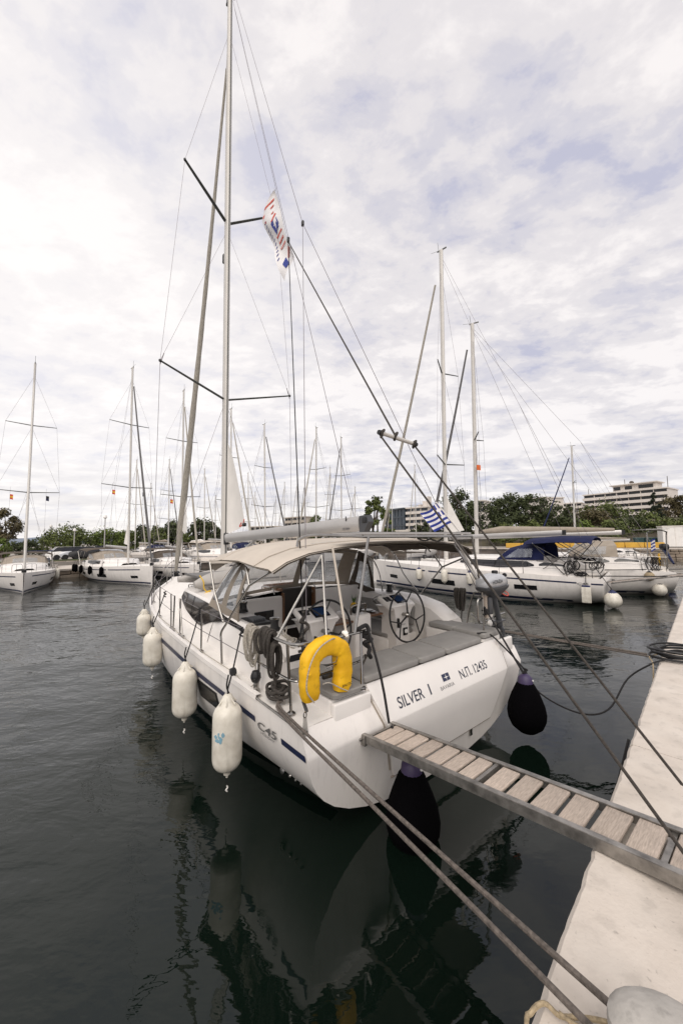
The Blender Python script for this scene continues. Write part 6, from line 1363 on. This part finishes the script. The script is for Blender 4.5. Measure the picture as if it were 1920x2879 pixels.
T(1385, 1408, 76, 110, 'leaf3', 'broad dark pine right of the orange flag', .2, shape='flat', zb=1.6, n=2200, leaf=.4, clumps=40)
T(1440, 1398, 80, 120, 'leaf3', 'broad pine under the roof of the hidden white house', .2, shape='flat', zb=2, n=2000, leaf=.42, clumps=36)
T(1500, 1399, 78, 110, 'leaf3', 'broad dark pine in the middle of the wooded slope', .2, shape='flat', zb=2, n=2200, leaf=.4, clumps=40)
T(1560, 1414, 76, 95, 'leaf3', 'dark pine beside the blue furled headsail', .15, zb=2, n=1500, leaf=.4)
T(1420, 1470, 66, 90, 'leaf1', 'low olive bush at the foot of the pines', .05, zb=1.4, n=1100)
T(1500, 1468, 66, 80, 'leaf1', 'second low olive bush at the foot of the pines', .05, zb=1.4, n=1000)
T(1640, 1424, 78, 120, 'leaf4', 'grey-brown scrubby tree below the hotel, left end', .08, zb=3, n=2200, leaf=.38, clumps=40)
T(1700, 1418, 80, 130, 'leaf1', 'large olive tree in front of the hotel', .08, zb=3, n=2400, leaf=.38, clumps=44)
T(1640, 1470, 62, 70, 'leaf2', 'pale green shrub by the far yacht mast', .05, zb=1.5, n=900)
T(1720, 1466, 64, 110, 'leaf1', 'olive shrub above the yellow kerb', .05, zb=1.6, n=1400)
T(1790, 1462, 66, 120, 'leaf3', 'dark green shrub above the waste containers', .05, zb=1.8, n=1500)
T(1850, 1460, 64, 110, 'leaf1', 'green shrub left of the white cabin', .05, zb=1.8, n=1500)
T(1910, 1458, 62, 110, 'leaf1', 'green shrub above the white cabin', .05, zb=1.8, n=1500)
T(1845, 1386, 88, 52, 'leaf5', 'dark columnar cypress in front of the hotel', .05, 'column', 3, 'cypress', 2000, .38, clumps=36)
T(1888, 1398, 90, 70, 'leaf4', 'brown autumn tree right of the cypress', .15, zb=3, n=1500, leaf=.4)
T(1935, 1388, 88, 60, 'leaf4', 'brown tree at the right edge above the cabin', .15, zb=3, n=1200, leaf=.4)
T(1820, 1440, 84, 90, 'leaf1', 'green tree below the cypress', .08, zb=3, n=1300, leaf=.4)
T(1605, 1428, 72, 80, 'leaf3', 'dark bush left of the far yacht mast', .05, zb=2, n=1100)
# ------------------------------------------------------------------ buildings
def block(name, label, pL, pR, z0, h_, depth, floors, bays, wall, glass, balcony=.0, cat='building', winh=.55):
    pL, pR = V((pL.x, pL.y, z0)), V((pR.x, pR.y, z0)); dr = (pR - pL).normalized(); n_ = V((dr.y, -dr.x, 0)); L_ = (pR - pL).length
    n_ = n_ if n_.dot(pL) < 0 else -n_; t_ = thing(name, label, cat, M(), pL); fh = h_ / floors
    rot = M((dr, n_, V((0, 0, 1)))).transposed()
    MB().box(pL + dr * L_ / 2 - n_ * (depth / 2 + .35) + V((0, 0, h_ / 2)), (L_, depth, h_), rot).part('wall', K[wall], t_, pL)
    for f in range(floors):
        zf = f * fh
        MB().box(pL + dr * L_ / 2 + n_ * (balcony / 2 - .17) + V((0, 0, zf + fh * (1 - winh) / 2)), (L_ + .1, balcony + .36, fh * (1 - winh) ), rot).part('balcony' if balcony else 'wall_band', K[wall], t_, pL)
        for k_ in range(bays):
            a, c = L_ * k_ / bays, L_ * (k_ + 1) / bays
            MB().box(pL + dr * ((a + c) / 2) - n_ * .30 + V((0, 0, zf + fh * (1 - winh / 2))), (c - a - .35, .10, fh * winh - .06), rot).part('window', K[glass], t_, pL)
            if k_: MB().box(pL + dr * a - n_ * .2 + V((0, 0, zf + fh * (1 - winh / 2))), (.3, .3, fh * winh), rot).part('pillar', K[wall], t_, pL)
    MB().box(pL + dr * L_ / 2 - n_ * (depth / 2) + V((0, 0, h_ + .25)), (L_ + .6, depth + 1.4, .5), rot).part('roof', K[wall], t_, pL)
    return t_, pL, dr, n_, L_, rot
def Wd(u, d): return at(u, d)
hz0 = 4.0
t_, pL, dr, n_, L_, rot = block('hotel', 'long white hotel with banded balconies on the right hillside', Wd(1648, 176), Wd(1886, 150), hz0, hgt(1372, 150, 1880) - hz0, 14, 7, 7, 'bldg', 'bglass', 1.3, 'hotel', .52)
hh = hgt(1372, 150, 1880) - hz0
MB().box(pL + dr * L_ * .62 - n_ * 6 + V((0, 0, hh + 2.0)), (L_ * .5, 8, 2.6), rot).part('penthouse', K['bldg'], t_, pL); MB().box(pL + dr * L_ * .62 - n_ * 5.5 + V((0, 0, hh + 3.5)), (L_ * .56, 10, .4), rot).part('penthouse_roof', K['bldg'], t_, pL)
for s_ in (.42, .56, .72, .80): MB().box(pL + dr * L_ * s_ - n_ * 1.95 + V((0, 0, hh + 2.0)), (2.6, .15, 1.5), rot).part('window', K['bglass'], t_, pL)
for s_, a in ((.02, 3.5), (.98, 5.5), (.5, 6.2)): MB().tube([pL + dr * L_ * s_ - n_ * 4 + V((0, 0, hh)), pL + dr * L_ * s_ - n_ * 4 + V((0, 0, hh + a))], .12, 6).part('antenna', K['fence'], t_, pL)
MB().lathe([(.1, 0), (.9, .4)], pL + dr * L_ * .58 - n_ * 4 + V((0, 0, hh + 4.2)), (-.5, -1, .5), 12).part('satellite_dish', K['fence'], t_, pL)
t_, pL, dr, n_, L_, rot = block('apartment_block', 'white apartment block with rounded balconies left of the Greek flag', Wd(1146, 140), Wd(1204, 134), 1, hgt(1428, 136, 1180) - 1, 9, 6, 3, 'bldg', 'bglass2', 1.0, 'apartment block', .55)
for s_, w_, h2_ in ((.72, 2.2, 2.8), (.45, 1.2, 1.6), (.85, .5, 4.5)): MB().box(pL + dr * L_ * s_ - n_ * 4 + V((0, 0, hgt(1428, 136, 1180) - 1 + h2_ / 2)), (w_, 2.5, h2_), rot).part('rooftop_box', K['bldg'], t_, pL)
block('office_block', 'blue glass office building beside the white apartment block', Wd(1083, 150), Wd(1138, 140), 1, hgt(1434, 145, 1110) - 1, 10, 4, 6, 'bglass2', 'bglass2', 0, 'office building', .85)
block('apartment_block', 'beige apartment block above the foreground boom', Wd(800, 190), Wd(856, 180), 1, hgt(1456, 185, 830) - 1, 9, 5, 6, 'bldg2', 'bglass', .8, 'apartment block', .5)
block('house', 'white house roof rising above the pines', Wd(1478, 150), Wd(1536, 140), 2, hgt(1404, 145, 1500) - 2, 9, 6, 4, 'bldg', 'bglass', .5, 'house', .5)
block('house', 'white house glimpsed between pines and far yacht mast', Wd(1584, 165), Wd(1640, 160), 2, hgt(1416, 162, 1610) - 2, 9, 7, 4, 'bldg', 'bglass', .6, 'house', .5)
block('house', 'narrow pale house glimpsed right of the second white mast', Wd(1342, 140), Wd(1364, 138), 1, hgt(1410, 139, 1350) - 1, 7, 6, 2, 'bldg', 'bglass2', .3, 'house', .5)
block('house', 'low pale house behind the mainsail corner', Wd(700, 200), Wd(790, 196), 1, hgt(1482, 198, 740) - 1, 8, 2, 6, 'bldg2', 'bglass', .3, 'house', .45)
block('pavilion', 'low white pavilion with wide roof behind the bimini', Wd(1080, 96), Wd(1230, 92), 1, 3.6, 8, 1, 7, 'bldg', 'bglass', .2, 'pavilion', .6)
# parked cars, lamps, people-sized street furniture on the left shore
def car(p, yaw, mt, label):
    p = V(p); t_ = thing('parked_car', label, 'car', M.Translation(p) @ M.Rotation(yaw, 4, 'Z'), group='cars parked on the left shore'); b = MB(); rows = []
    for x, h0, h1, w_ in ((-2.05, .45, .72, .78), (-1.9, .3, .92, .84), (-1.0, .28, .98, .87), (1.0, .28, .94, .87), (1.85, .3, .80, .82), (2.1, .42, .62, .74)): rows.append([V((x, -w_, h0)), V((x, -w_, h1 * .85)), V((x, -w_ * .9, h1)), V((x, w_ * .9, h1)), V((x, w_, h1 * .85)), V((x, w_, h0))])
    b.loft(rows, closed=True, cap=True).part('body', mt, t_)
    MB().loft([[V((x, -w_, z)), V((x, w_, z))] for x, z, w_ in ((-1.75, .95, .76), (-1.25, 1.42, .62), (.35, 1.45, .62), (1.1, .95, .76))]).part('windscreen', K['tint'], t_)
    MB().loft([[V((x, -w_, z)), V((x, w_, z))] for x, z, w_ in ((-1.3, 1.43, .63), (-1.2, 1.47, .63), (.3, 1.49, .63), (.4, 1.46, .63))]).part('roof', mt, t_)
    for s_ in (-1, 1):
        MB().add([(-1.7, s_ * .77, .95), (1.05, s_ * .77, .95), (.35, s_ * .63, 1.44), (-1.25, s_ * .63, 1.42)], [(0, 1, 2, 3)]).part('side_window', K['tint'], t_)
        for x in (-1.3, 1.35): MB().lathe([(.30, -.1), (.32, 0), (.30, .1)], (x, s_ * .80, .32), (0, 1, 0), 12).part('wheel', K['black'], t_)
for u, d, mt, lab in ((196, 42.5, K['white'], 'white parked car under the broad green tree'), (222, 43, K['silver'], 'silver parked car right of the tree trunk'), (252, 43.5, K['black'], 'black parked car left of the grey-sail yacht hood'), (300, 54, K['silver'], 'silver parked car behind the grey-sail yacht hood')):
    p = at(u, d); car((p.x, p.y, .98), .75 + .1 * (u % 3), mt, lab)
def lamp(u, d, h_, label, cctv=False):
    p = at(u, d); p.z = .95; t_ = thing('street_lamp', label, 'lamp post', M(), p); MB().tube([p, p + V((0, 0, h_))], .06, 6).part('post', K['alu'], t_, p); MB().lathe([(.1, 0), (.2, .1), (.14, .35), (.03, .42)], p + V((0, 0, h_)), n=10).part('lamp_head', K['white'], t_, p)
lamp(209, 46, 3.4, 'slim lamp post by the parked cars'); lamp(294, 40, 4.6, 'lamp post behind the hood of the grey-sail yacht'); lamp(142, 52, 4.2, 'lamp post left of the broad green tree')
p = at(1062, 95); p.z = 1; fm_ = thing('floodlight_mast', 'floodlight mast rising over the tree right of the boom end', 'floodlight mast', M(), p); fh_ = hgt(1398, 95, 1062)
MB().tube([p, V((p.x, p.y, fh_))], [.25, .14], 8).part('post', K['fence'], fm_, p)
for i in range(2):
    MB().box(V((p.x, p.y, fh_ - .3 - i * 1.0)), (3.2, .12, .12)).part('cross_arm', K['fence'], fm_, p)
    for k_ in (-1.2, -.4, .4, 1.2): MB().rbox(V((p.x + k_, p.y - .2, fh_ - .05 - i * 1.0)), (.55, .25, .5), .06).part('floodlight', K['dalu'], fm_, p)
